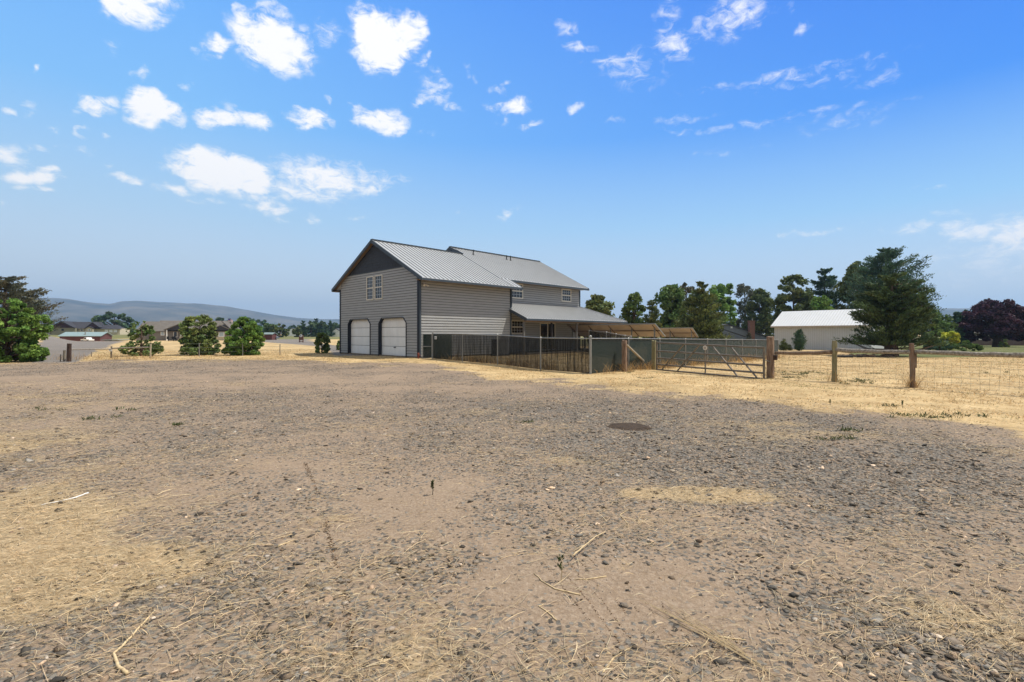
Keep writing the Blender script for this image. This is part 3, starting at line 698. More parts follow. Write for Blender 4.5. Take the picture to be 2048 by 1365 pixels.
for i in range(nr + 1):
    x = xl + .03 + i * (xr - xl - .08) / nr
    ye = -.06 if x < 8.12 else (py1 if x < xh else py0 + (py1 - py0) * (xr - x) / (xr - xh))
    if ye - py0 > .05: pr.beam((x, py0, PE + .02), (x, ye, pz(ye) + .02), .045, .045, 1)
for i in range(43):
    y = py0 + .2 + i * .31; xe = xh if y > py1 else xr - (xr - xh) * (y - py0) / (py1 - py0)
    pr.beam((xr, y, PE + .02), (xe, y, PE + (PT - PE) * (xr - xe) / (xr - xh) + .02), .045, .045, 1)
pr.beam((xr, py0, PE + .03), (xh, py1, PT + .03), .16, .05, 0)
pr.build('porch_roof', [M['roof_metal'], M['roof_rib']], house)
MB().box(xl - .02, xr + .02, py0 - .05, py0, PE - .16, PE - .02).box(xr, xr + .05, py0 - .05, 12, PE - .16, PE - .02).build('porch_fascia', M['slate_trim'], house)
MB().beam((xl - .02, py0, PE - .1), (xl - .02, -.06, pz(-.06) - .1), .04, .19).build('porch_rake', M['slate_trim'], house)
MB().box(xl + .1, xr - .3, py0 + .22, py0 + .36, PE - .26, PE - .08).box(xr - .5, xr - .36, py0 + .4, 11.9, PE - .26, PE - .08).build('porch_beam', M['soffit'], house)
MB().box(8.12, xr - .4, py0 + .1, 1.34, -.2, .10).box(18.5, xr - .4, 1.4, 12, -.2, .10).build('porch_floor', M['concrete'], house)
for x in (7.95, 11.05, 14.2, 17.35, 20.9): MB().box(x - .06, x + .06, -1.46, -1.34, 0, PE - .26).build('porch_post', M['post_grey'] if x in (7.95, 14.2) else M['post_brown'], house)
for y in (2.6, 6.6, 10.6): MB().box(20.92, 21.05, y - .07, y + .07, 0, PE - .2).build('porch_post', M['post_brown'], house)
sl = MB().tube([(.32, -.05, 4.58), (.32, -.22, 4.5)], .03, 6).tube([(.26, -.2, 4.52), (.16, -.32, 4.44)], [.03, .055], 8).tube([(.38, -.2, 4.52), (.48, -.32, 4.44)], [.03, .055], 8)
sl.build('security_light', M['cream_paint'], house)

# ---------------------------------------------------------------- chain-link fences
def lin(a, b, t): return tuple(a[i] + (b[i] - a[i]) * t for i in range(len(a)))
def screen_mat(name, col, opacity, streak):
    m = bpy.data.materials.new(name); nt, N, L = nodes_of(m)
    tc = N.new('ShaderNodeTexCoord'); mp = N.new('ShaderNodeMapping'); mp.inputs['Scale'].default_value = (7, 7, .3); L.new(tc.outputs['Object'], mp.inputs[0])
    no = N.new('ShaderNodeTexNoise'); no.inputs['Scale'].default_value = 2.2; no.inputs['Detail'].default_value = 4; no.inputs['Roughness'].default_value = .7; L.new(mp.outputs[0], no.inputs['Vector'])
    mr = N.new('ShaderNodeMapRange'); L.new(no.outputs['Fac'], mr.inputs[0]); mr.inputs[1].default_value = .35; mr.inputs[2].default_value = .65
    mr.inputs[3].default_value = opacity - streak; mr.inputs[4].default_value = min(1, opacity + streak)
    d = N.new('ShaderNodeBsdfPrincipled'); d.inputs['Base Color'].default_value = (*col, 1); d.inputs['Roughness'].default_value = .8; d.inputs['Specular IOR Level'].default_value = .1
    t = N.new('ShaderNodeBsdfTransparent'); ms = N.new('ShaderNodeMixShader'); L.new(mr.outputs[0], ms.inputs[0]); L.new(t.outputs[0], ms.inputs[1]); L.new(d.outputs[0], ms.inputs[2])
    o = N.new('ShaderNodeOutputMaterial'); L.new(ms.outputs[0], o.inputs[0]); return m
M['screen_grey'] = screen_mat('screen_grey', (.010, .012, .012), .84, .16)
M['screen_dense'] = screen_mat('screen_dense', (.010, .024, .019), .965, .035)
M['screen_green'] = screen_mat('screen_green', (.016, .036, .030), .965, .03)
def chain_fence(root, pts, tops, screens, wire=.075, wt=.0024, postr=.03, bases=None, endpost=(), mesh=True):
    """pts: list of (x,y); tops: rail heights; screens: material key or None per bay"""
    B = [H(*p) for p in pts] if bases is None else bases
    for i, (p, zt) in enumerate(zip(pts, tops)):
        r = postr * (1.5 if i in endpost else 1)
        zz = zt + (.07 if i in endpost else 0)
        MB().tube([(*p, B[i] - .2), (*p, zz)], r, 8).tube([(*p, zz), (*p, zz + .02), (*p, zz + .05)], [r * 1.25, r * 1.2, r * .3], 8).build('post', M['galv'], root)
    rl = MB().tube([(p[0], p[1], z) for p, z in zip(pts, tops)], .022, 6); rl.build('top_rail', M['galv'], root)
    if mesh:
        wm = MB()
        for i in range(len(pts) - 1):
            a, b = pts[i], pts[i + 1]; L_ = math.hypot(b[0] - a[0], b[1] - a[1]); n = max(1, int(L_ / wire)); hgt = tops[i] - B[i]
            for sgn in (1, -1):
                k0 = -int(hgt / wire) - 1
                for j in range(k0, n + int(hgt / wire) + 1):
                    u0, u1 = j * wire, j * wire + sgn * hgt; za, zb = 0.0, 1.0
                    lo_, hi_ = 0, 1
                    # clip to the bay
                    def tt(u): return (u - u0) / (u1 - u0)
                    ta, tb = sorted((tt(0), tt(L_))); lo_, hi_ = max(0, ta), min(1, tb)
                    if hi_ - lo_ < .03: continue
                    P0 = lin(a, b, (u0 + (u1 - u0) * lo_) / L_); P1 = lin(a, b, (u0 + (u1 - u0) * hi_) / L_)
                    def zf(t_, P):
                        w = math.hypot(P[0] - a[0], P[1] - a[1]) / L_; return (B[i] * (1 - w) + B[i + 1] * w + .03) * (1 - t_) + (tops[i] * (1 - w) + tops[i + 1] * w + .02) * t_
                    q0 = Vector((*P0, zf(lo_, P0))); q1 = Vector((*P1, zf(hi_, P1)))
                    wm.tube([q0, q1], wt, 3, cap=False)
        wm.build('chain_mesh', M['wire'], root)
    for i, sk in enumerate(screens):
        if not sk: continue
        a, b = pts[i], pts[i + 1]; nx, ny = -(b[1] - a[1]), b[0] - a[0]; l = math.hypot(nx, ny); nx, ny = nx / l * .03, ny / l * .03
        MB().quad((a[0] + nx, a[1] + ny, B[i] + .02), (b[0] + nx, b[1] + ny, B[i + 1] + .02), (b[0] + nx, b[1] + ny, tops[i + 1] - .03), (a[0] + nx, a[1] + ny, tops[i] - .03)).build('screen', M[sk], root)
fr = empty('chain_link_fence', (0, 0, 0), 0, 'chain-link fence with dark see-through screen running from the garage corner to the tall corner post', 'fence')
Pf = []
for px_, yb_, yt_ in ((865.5, 718.4, 668), (903, 721.3, 668), (924.8, 723.8, 668.5), (995.3, 729.8, 670.5), (1081.5, 740.5, 676.2), (1181, 748, 677.5)):
    x_, y_ = gp(px_, yb_); Pf.append(((x_, y_), zat(yt_, y_)))
pts = [p for p, z in Pf]; tops = [z for p, z in Pf]
chain_fence(fr, [pts[0]] + pts[2:], [tops[0]] + tops[2:], [None, 'screen_grey', 'screen_grey', 'screen_grey'], endpost=(0, 4))
def strip(root, a, b, za, zb, mk, off=-.05, name='screen'):
    nx, ny = -(b[1] - a[1]), b[0] - a[0]; l = math.hypot(nx, ny); nx, ny = nx / l * off, ny / l * off
    MB().quad((a[0] + nx, a[1] + ny, H(*a) + .02), (b[0] + nx, b[1] + ny, H(*b) + .02), (b[0] + nx, b[1] + ny, zb), (a[0] + nx, a[1] + ny, za)).build(name, M[mk], root)
strip(fr, pts[0], pts[1], tops[0] - .03, tops[1] - .03, 'screen_dense', .03); strip(fr, pts[1], pts[2], tops[1] - .03, tops[2] - .03, 'screen_grey', .03)
# walk-through gate between the garage corner and the first post
gx, gy = pts[0]; hx, hy = -5.35, 28.75
gt = empty('chain_link_gate', (hx, hy, 0), 0, 'narrow chain-link gate with a middle rail beside the garage corner', 'gate')
def rel(p, z): return (p[0] - hx, p[1] - hy, z)
ga, gb = (hx, hy), (gx - .06, gy)
zt = zat(668, gy) - .02
MB().tube([rel(ga, .05), rel(ga, zt), rel(gb, zt), rel(gb, .05), rel(ga, .05)], .025, 6).tube([rel(ga, .75), rel(gb, .75)], .02, 6).build('gate_frame', M['galv'], gt)
wm = MB(); n = 12
for j in range(n + 1):
    p = lin(ga, gb, j / n)
    q = lin(ga, gb, min(1, (j + 6) / n)); wm.tube([rel(p, .08), rel(q, .08 + (zt - .1) * (min(1, (j + 6) / n) - j / n) * n / 6 * .5)], .0026, 3, cap=False)
    q = lin(ga, gb, max(0, (j - 6) / n)); wm.tube([rel(p, .08), rel(q, .08 + (zt - .1) * (j / n - max(0, (j - 6) / n)) * n / 6 * .5)], .0026, 3, cap=False)
    wm.tube([rel(p, .75), rel(lin(ga, gb, min(1, (j + 5) / n)), min(zt, .75 + .13 * min(5, n - j)))], .0026, 3, cap=False)
wm.build('chain_mesh', M['wire'], gt)
dx = .04
MB().quad(rel((ga[0] + dx, ga[1] + dx), .08), rel((gb[0] + dx, gb[1] + dx), .08), rel((gb[0] + dx, gb[1] + dx), zt - .02), rel((ga[0] + dx, ga[1] + dx), zt - .02)).build('screen', M['screen_dense'], gt)
# house number sign
sg = empty('number_sign', (0, 0, 0), 0, 'small white sign with dark numbers wired to the chain-link fence by the gate', 'sign')
sa = lin(pts[0], pts[2], .10); sb = lin(pts[0], pts[2], .40); ux, uy = (sb[0] - sa[0]), (sb[1] - sa[1]); ul = math.hypot(ux, uy); ux /= ul; uy /= ul; fx, fy = uy, -ux
if fy > 0: fx, fy = -fx, -fy
sg.location = (sa[0] + fx * .06, sa[1] + fy * .06, 1.18); sg.rotation_euler = (0, 0, math.atan2(uy, ux))
MB().box(0, .26, -.004, .004, 0, .17).build('sign_plate', M['white_paint'], sg)
def glyph(parent, txt, size, loc, material):
    cu = bpy.data.curves.new('numerals', 'FONT'); cu.body = txt; cu.size = size; cu.extrude = .002
    o = bpy.data.objects.new('tmp', cu); C.objects.link(o)
    dg = bpy.context.evaluated_depsgraph_get(); me = bpy.data.meshes.new_from_object(o.evaluated_get(dg))
    bpy.data.objects.remove(o); q = link('numerals', me, material, parent); q.location = loc; q.rotation_euler = (math.pi / 2, 0, 0)
glyph(sg, '508', .15, (.01, -.008, .03), M['ac_metal'])
# side run parallel to the house
sr = empty('chain_link_fence', (0, 0, 0), 0, 'long green-screened chain-link fence running back behind the tube gate', 'fence')
P0 = pts[-1]; pp = [P0]; tp = [tops[-1]]
for i, (px_, yt_) in enumerate(((1257, 677.7), (1319.5, 678.2), (1371, 678.6), (1415, 679), (1452, 679.4), (1484.5, 679.7), (1512, 680), (1536, 680.2), (1556, 680.4))):
    k = (px_ - CX) / F; t = (k * P0[1] - P0[0]) / (d2[0] - k * d2[1]); q = (P0[0] + t * d2[0], P0[1] + t * d2[1]); pp.append(q); tp.append(zat(yt_, q[1]))
chain_fence(sr, pp[1:], tp[1:], ['screen_green'] * 8, wire=.08)
MBr = MB().tube([(*pp[0], tp[0]), (*pp[1], tp[1])], .022, 6).build('top_rail', M['galv'], sr)
def bay(root, a, b, za, zb, wire=.075, wt=.0026):
    w = MB(); L_ = math.hypot(b[0] - a[0], b[1] - a[1]); hg = za - H(*a)
    for sgn in (1, -1):
        for j in range(-int(hg / wire) - 1, int((L_ + hg) / wire) + 1):
            u0 = j * wire; u1 = u0 + sgn * hg; ta, tb = sorted(((0 - u0) / (u1 - u0), (L_ - u0) / (u1 - u0))); l, h_ = max(0, ta), min(1, tb)
            if h_ - l < .03: continue
            c0 = lin(a, b, (u0 + (u1 - u0) * l) / L_); c1 = lin(a, b, (u0 + (u1 - u0) * h_) / L_)
            w.tube([(*c0, H(*a) + .03 + (za - H(*a)) * l), (*c1, H(*a) + .03 + (za - H(*a)) * h_)], wt, 3, cap=False)
    w.build('chain_mesh', M['wire'], root)
bay(sr, pp[0], pp[1], tp[0], tp[1]); strip(sr, pp[0], pp[1], tp[0] - .03, tp[1] - .03, 'screen_dense', .03)
# inner kennel fence seen under the porch roof
ki = empty('chain_link_fence', (0, 0, 0), 0, 'short grey-screened chain-link run receding behind the porch posts', 'fence')
kp = []; kt = []
for px_, yt_, Y_ in ((1178, 662, 38), (1213, 665, 34), (1232, 668.5, 31.5), (1250, 671.5, 29.6), (1262, 673.5, 28)):
    kp.append((at(px_, Y_), Y_)); kt.append(zat(yt_, Y_))
chain_fence(ki, kp, kt, ['screen_grey'] * 4, wire=.12)

# yard equipment behind the fence
def local_to_world(t, y): return (HC[0] + t * d2[0] + y * d1[0], HC[1] + t * d2[1] + y * d1[1])
x_, y_ = local_to_world(5.9, -1.15)
ac = empty('heat_pump', (x_, y_, 0), RZ, 'grey boxy heat pump unit with dark side standing against the side wall behind the fence', 'heat pump')
b = MB().box(-.5, .5, -.25, .4, .12, 1.15); b.build('cabinet', M['ac_metal'], ac)
b = MB(); 
for i in range(12): b.box(-.44 + i * .074, -.42 + i * .074, -.27, -.255, .2, 1.1)
b.build('grille', M['galv'], ac); MB().box(-.505, -.502, -.22, .36, .16, 1.1).box(-.55, .55, -.3, .45, .0, .115).build('base_pad', M['black'], ac)

# ---------------------------------------------------------------- wooden posts and tube gate
def wood_post(name, px_, yb_, yt_, w, mk, label, group=None, lean=(0, 0), round_=False, zoff=0):
    x_, y_ = gp(px_, yb_); z = zat(yt_, y_); g0 = H(x_, y_)
    rt = empty(name, (x_, y_, g0), random.Random(int(px_)).random() * .5 - .9, label, 'post', group)
    h = z - g0; n = 10 if round_ else 4; rnd = random.Random(int(px_) * 3)
    b = MB(); rows = 9; vs_ = []
    if round_:
        b.tube([(lean[0] * i / rows + rnd.uniform(-.006, .006), lean[1] * i / rows, -.15 + (h + .15) * i / rows) for i in range(rows + 1)], [w / 2 * rnd.uniform(.93, 1.05) for i in range(rows)] + [w / 2 * .8], 10)
    else:
        for i in range(rows + 1):
            zz = -.15 + (h + .15) * i / rows
            for sx, sy in ((-1, -1), (0, -1), (1, -1), (1, 0), (1, 1), (0, 1), (-1, 1), (-1, 0)):
                j = rnd.uniform(-.007, .007); b.v.append((sx * w / 2 * (.96 if sx and sy else 1) + lean[0] * i / rows + j, sy * w / 2 * (.96 if sx and sy else 1) + rnd.uniform(-.007, .007), zz + (rnd.uniform(-.02, .02) if i == rows else 0)))
        for i in range(rows):
            for j in range(8): b.f.append((i * 8 + j, i * 8 + (j + 1) % 8, (i + 1) * 8 + (j + 1) % 8, (i + 1) * 8 + j)); b.m.append(0)
        b.f.append(tuple(rows * 8 + j for j in range(8))); b.m.append(0)
    b.build('shaft', M[mk], rt)
    return rt, (x_, y_), z
r1, pA, _ = wood_post('wooden_post', 1249, 743, 680.5, .17, 'timber_red', 'square weathered brown post with a diagonal brace in front of the green fence')
r2, pB, _ = wood_post('wooden_post', 1298.5, 734.5, 683, .15, 'timber_red', 'brown square post standing left against the mossy gate post')
r3, pC, _ = wood_post('wooden_post', 1308, 737.5, 681.5, .16, 'timber_moss', 'mossy yellow-green square post carrying the hinge end of the tube gate')
rB, pD, zD = wood_post('railway_tie_post', 1541, 757, 674, .2, 'timber_red', 'thick railway-tie post at the latch end of the tube gate')
MB().box(.09, .2, -.06, .06, .62, .78).build('wood_block', M['timber_dark'], rB)
# diagonal brace
br = empty('diagonal_brace', (0, 0, 0), 0, 'pale split pole leaning diagonally between the braced post and the gate posts', 'pole')
MB().tube([(pA[0] + .08, pA[1] - .02, zat(690, pA[1])), (pB[0] - .05, pB[1] - .05, zat(732, pB[1]))], [.04, .055], 8).build('pole', M['pale_wood'], br)
# tube gate
GL, GR = (at(1313.5, 19.97), 19.97), (at(1528, 15.95), 15.95)
gate = empty('tube_gate', (GL[0], GL[1], 0), 0, 'wide five-rail steel tube farm gate with diagonal braces and a round badge', 'gate')
def gpt(u, v):    # u along the gate, v height fraction
    p = lin(GL, GR, u); zb = lin((zat(739.5, GL[1]),), (zat(758.5, GR[1]),), u)[0]; zt = lin((zat(685.5, GL[1]),), (zat(696, GR[1]),), u)[0]
    return (p[0] - GL[0], p[1] - GL[1], zb + (zt - zb) * v)
def upx(px_):
    k = (px_ - CX) / F; dx_, dy_ = GR[0] - GL[0], GR[1] - GL[1]; return (k * GL[1] - GL[0]) / (dx_ - k * dy_)
for v in (0, .19, .43, .69, 1.0): MB().tube([gpt(0, v), gpt(1, v)], .033, 8).build('rail', M['gate_steel'], gate)
for u in (0, 1): MB().tube([gpt(u, -.02), gpt(u, 1.03)], .04, 8).build('upright', M['gate_steel'], gate)
def brace(pa, va, pb, vb, w=.085):
    a = Vector(gpt(upx(pa), va)); b2 = Vector(gpt(upx(pb), vb)); MB().beam(a, b2, .03, w, up=(1, 1, 0)).build('brace', M['gate_steel'], gate)
o4 = lambda c: 1220 + c / 4.876
brace(o4(510), .03, o4(718), .97); brace(o4(660), .03, o4(868), .97); brace(o4(930), .03, o4(930), .97, .07); brace(o4(1240), .03, o4(1000), .97); brace(o4(1430), .03, o4(1180), .97)
c0 = Vector(gpt(upx(1411.5), .90)); fn = Vector((-(GR[1] - GL[1]), GR[0] - GL[0], 0)).normalized()
if fn.y > 0: fn = -fn
MB().tube([c0 + fn * .03, c0 + fn * .05], .085, 20).build('badge', M['cream_paint'], gate)
MB().tube([c0 + fn * .052, c0 + fn * .056], .055, 16).build('badge_emblem', M['tan_board'], gate)
MB().tube([gpt(1.0, .62), (pD[0] - GL[0] - .05, pD[1] - GL[1] - .1, .55)], .012, 6).build('latch_chain', M['galv_dark'], gate)

# rail fence on the right
rf = empty('rail_fence', (pD[0], pD[1], 0), 0, 'pole rail fence with sagging wire mesh on the right', 'fence')
def rpt(px_, yb_): return gp(px_, yb_)
Q = [pD, gp(1669, 764), gp(1823, 775.5)]
dirx = (Q[2][0] - Q[0][0], Q[2][1] - Q[0][1]); dl_ = math.hypot(*dirx); dirx = (dirx[0] / dl_, dirx[1] / dl_)
Q.append((Q[2][0] + dirx[0] * 2.75, Q[2][1] + dirx[1] * 2.75)); Q.append((Q[3][0] + dirx[0] * 2.6, Q[3][1] + dirx[1] * 2.6))
def rr_(p, z): return (p[0] - pD[0], p[1] - pD[1], z)
zr = [zat(706, Q[0][1]), zat(702, Q[1][1]), zat(704.5, Q[2][1]), zat(711 + 3, Q[3][1]), 1.0]
zr[3] = 1.0
def fpost(i, px_, yt_, w, mk, lab, lean=0, round_=True):
    p = Q[i]; z = zat(yt_, p[1]) if yt_ else 1.25; g0 = H(*p); rnd = random.Random(i)
    rows = 9
    b = MB().tube([(p[0] - pD[0] + lean * (1 - j / rows) + rnd.uniform(-.006, .006), p[1] - pD[1], g0 - .15 + (z - g0 + .15) * j / rows) for j in range(rows + 1)], [w / 2 * rnd.uniform(.94, 1.05) * (1.15 if j < 2 else 1) for j in range(rows)] + [w / 2 * .85], 9)
    o = b.build('post', M[mk], rf); o['label'] = lab
fpost(1, 1669, 682, .150, 'timber_moss', 'greenish grey round fence post')
fpost(2, 1823, 687, .125, 'timber_red', 'reddish split post leaning slightly', .05)
MB().beam(rr_((Q[2][0] + .08, Q[2][1] - .02), .55), rr_((Q[2][0] + .08, Q[2][1] - .02), .98), .07, .05).build('post_splint', M['timber'], rf)
fpost(3, 0, 0, .14, 'timber_grey', 'weathered grey fence post'); fpost(4, 0, 0, .14, 'timber_grey', 'weathered grey fence post')
def log(a, za, b, zb, r0, r1, seed):
    rnd = random.Random(seed); n = 12
    return MB().tube([rr_(lin(a, b, i / n), za + (zb - za) * i / n + rnd.uniform(-.008, .008) - .02 * math.sin(math.pi * i / n)) for i in range(n + 1)], [r0 + (r1 - r0) * i / n + rnd.uniform(-.003, .004) for i in range(n + 1)], 9)
log((Q[0][0] + .1, Q[0][1] - .1), zr[0], Q[1], zat(704.5, Q[1][1]), .055, .065, 1).build('rail', M['timber'], rf, True)
log(Q[1], zat(700, Q[1][1]), (Q[2][0] - .02, Q[2][1]), zat(704.5, Q[2][1]), .066, .058, 2).build('rail', M['rail_wood'], rf, True)
log((Q[2][0] + .05, Q[2][1] - .06), zat(703.5, Q[2][1]), Q[3], .985, .058, .066, 3).build('rail', M['rail_wood'], rf, True)
log(Q[3], 1.0, Q[4], 1.0, .05, .055, 4).build('rail', M['rail_wood'], rf, True)
wm = MB(); rnd = random.Random(8)
for i in range(4):
    a, b2 = Q[i], Q[i + 1]; L_ = math.hypot(b2[0] - a[0], b2[1] - a[1]); off = -.07
    nx_, ny_ = -dirx[1] * off, dirx[0] * off
    hs = (.08, .22, .36, .52, .68, .84)
    def sag(u, h): return (lin(a, b2, u)[0] + nx_ + .03 * math.sin(u * 9 + i), lin(a, b2, u)[1] + ny_, H(*lin(a, b2, u)) + h + .025 * math.sin(u * 7 + i * 2 + h * 3) - .03 * math.sin(math.pi * u))
    for h_ in hs: wm.tube([rr_((sag(u / 14, h_)[0], sag(u / 14, h_)[1]), sag(u / 14, h_)[2]) for u in range(15)], .0026, 3, cap=False)
    nn = int(L_ / .17)
    for j in range(nn + 1):
        u = j / nn; jj = rnd.uniform(-.02, .02)
        wm.tube([rr_((sag(min(1, u + jj * hh), hh)[0] + .03 * math.sin(hh * 6 + j) * .6, sag(u, hh)[1]), sag(u, hh)[2]) for hh in hs], .0022, 3, cap=False)
wm.build('wire_mesh', M['galv_dark'], rf)

# paddock fence far behind the gate
pf = empty('paddock_fence', (0, 0, 0), 0, 'thin wire paddock fence on pale posts seen through the tube gate', 'fence')
pq = []
for px_, yt_, Y_ in ((1353, 681, 30), (1401, 681.5, 31), (1440, 682, 32), (1476, 682, 33), (1506, 682.5, 34), (1524, 683, 34.5)):
    X_ = at(px_, Y_); zz = zat(yt_, Y_); g0 = H(X_, Y_); pq.append((X_, Y_, zz, g0))
    MB().tube([(X_, Y_, g0 - .1), (X_, Y_, zz)], .055, 7).build('post', M['pale_wood'], pf)
for h_ in (.35, .7, .98):
    wmm = MB().tube([(a[0], a[1], a[3] + h_) for a in pq], .008, 3, cap=False); wmm.build('wire', M['galv_dark'], pf)
MB().tube([(pq[4][0] - .1, pq[4][1], pq[4][3] + .1), (pq[5][0], pq[5][1], pq[5][2] - .1)], .05, 7).build('brace', M['pale_wood'], pf)

# ---------------------------------------------------------------- left fence
lf = empty('pole_fence', (0, 0, 0), 0, 'low pole-and-wire fence on the left with one thick black post', 'fence')
def lpost(px_, yb_, yt_, w, mk, lab=None):
    x_, y_ = gp(px_, yb_); z = zat(yt_, y_); rnd = random.Random(int(px_)); g0 = H(x_, y_)
    o = MB().tube([(x_ + rnd.uniform(-.01, .01), y_, g0 - .1), (x_, y_, (z + g0) / 2), (x_ + .02, y_, z)], [w / 2 * 1.05, w / 2, w / 2 * .95], 8).build('post', M[mk], lf)
    if lab: o['label'] = lab
    return (x_, y_, z)
a = lpost(138, 724, 687.5, .20, 'timber_dark', 'thick black weathered post'); lpost(128.5, 723.5, 701, .12, 'timber_grey'); lpost(121, 724, 709, .05, 'timber_grey')
m1 = lpost(222.5, 716.5, 693, .09, 'timber_grey'); lpost(183, 714, 704.5, .05, 'timber_grey'); e1 = lpost(301, 716.5, 688, .09, 'pale_wood')
MB().tube([(a[0], a[1], zat(699.5, a[1])), (m1[0], m1[1], zat(698.2, m1[1]))], .035, 8).build('rail', M['rail_wood'], lf)
MB().tube([(m1[0], m1[1], zat(697, m1[1])), (e1[0], e1[1], zat(695, e1[1]))], .04, 8).build('rail', M['rail_wood'], lf)
MB().box(m1[0] - .09, m1[0] + .09, m1[1] - .07, m1[1] - .05, zat(703, m1[1]), zat(699, m1[1])).build('tag', M['white_paint'], lf)
tf = empty('wire_fence', (0, 0, 0), 0, 'thin steel T-post wire fence in front of the three round shrubs', 'fence')
tp_ = [(e1[0], e1[1], e1[2])]
for px_, yb_, yt_ in ((398.5, 714, 686.5), (485.5, 712, 686), (560, 710, 689)):
    x_, y_ = gp(px_, yb_); z = zat(yt_, y_); MB().beam((x_, y_, -.1), (x_, y_, z), .05, .035).build('post', M['galv_dark'] if px_ > 500 else M['galv'], tf); tp_.append((x_, y_, z))
x_, y_ = gp(676, 706); tp_.append((x_, y_, .9))
for h_ in (.3, .6, .85): MB().tube([(p[0], p[1], h_) for p in tp_], .006, 3, cap=False).build('wire', M['galv_dark'], tf)
# faucet post / hydrant at the garage corner
hy_ = empty('yard_hydrant', (-5.62, 28.95, 0), 0, 'small rusty red standpipe at the foot of the garage corner', 'standpipe')
MB().tube([(0, 0, -.05), (0, 0, .3)], .045, 8).tube([(0, 0, .3), (0, 0, .36)], [.07, .05], 8).tube([(0, 0, .25), (.12, -.06, .2)], .03, 6).build('pipe', M['hydrant_red'], hy_)
#__PART2__
# ---------------------------------------------------------------- trees
def leaf_mat(name, c1, c2, transl=.25, rough=.7):
    c1 = tuple(v * 1.65 for v in c1); c2 = tuple(v * 1.65 for v in c2)
    return mat(name, c1, rough, col2=c2, scale=.9, attr='tint', transl=transl, spec=.25)
M['leaf_bright'] = leaf_mat('leaf_bright', (.065, .12, .022), (.13, .20, .045), .35)
M['leaf_mid'] = leaf_mat('leaf_mid', (.045, .08, .022), (.10, .14, .045), .3)
M['leaf_blue'] = leaf_mat('leaf_blue', (.03, .06, .035), (.06, .10, .06), .2)
M['leaf_dark'] = leaf_mat('leaf_dark', (.035, .055, .020), (.11, .125, .04), .2)
M['leaf_pine'] = leaf_mat('leaf_pine', (.024, .040, .018), (.070, .100, .036), .15)
M['leaf_olive'] = leaf_mat('leaf_olive', (.042, .06, .02), (.115, .13, .042), .25)
M['leaf_grey'] = leaf_mat('leaf_grey', (.045, .055, .035), (.10, .095, .065), .2)
M['leaf_plum'] = leaf_mat('leaf_plum', (.026, .014, .023), (.062, .028, .044), .2)
M['leaf_yellow'] = leaf_mat('leaf_yellow', (.20, .22, .03), (.38, .36, .05), .35)
M['leaf_far'] = leaf_mat('leaf_far', (.03, .06, .035), (.07, .105, .055), .2)
M['leaf_shrub'] = leaf_mat('leaf_shrub', (.06, .095, .025), (.14, .17, .06), .3)
def leaves(rng, cen, tints, size, shape='quad', flat=0.0, direction=None):
    """cen (n,3): one leaf clump face each; returns verts, faces, tint"""
    n = len(cen); a = rng.normal(size=(n, 3)); 
    if direction is not None: a = direction + a * .45
    a /= np.linalg.norm(a, axis=1)[:, None]
    b = rng.normal(size=(n, 3)); b[:, 2] *= (1 - flat); b -= a * (a * b).sum(1)[:, None]; b /= np.maximum(np.linalg.norm(b, axis=1), 1e-6)[:, None]
    s = size * rng.uniform(.6, 1.3, n)[:, None]
    w = .5 if shape == 'quad' else .22
    mid = cen + np.cross(a, b) * s * rng.uniform(-.15, .15, n)[:, None]
    v = np.stack([cen - a * s * .5, mid + b * s * w * .8 - a * s * .05, cen + a * s * .5, mid - b * s * w * .8 + a * s * .05], 1).reshape(-1, 3)
    f = np.arange(n * 4).reshape(-1, 4)
    return v, f, np.repeat(tints, 4, 0)
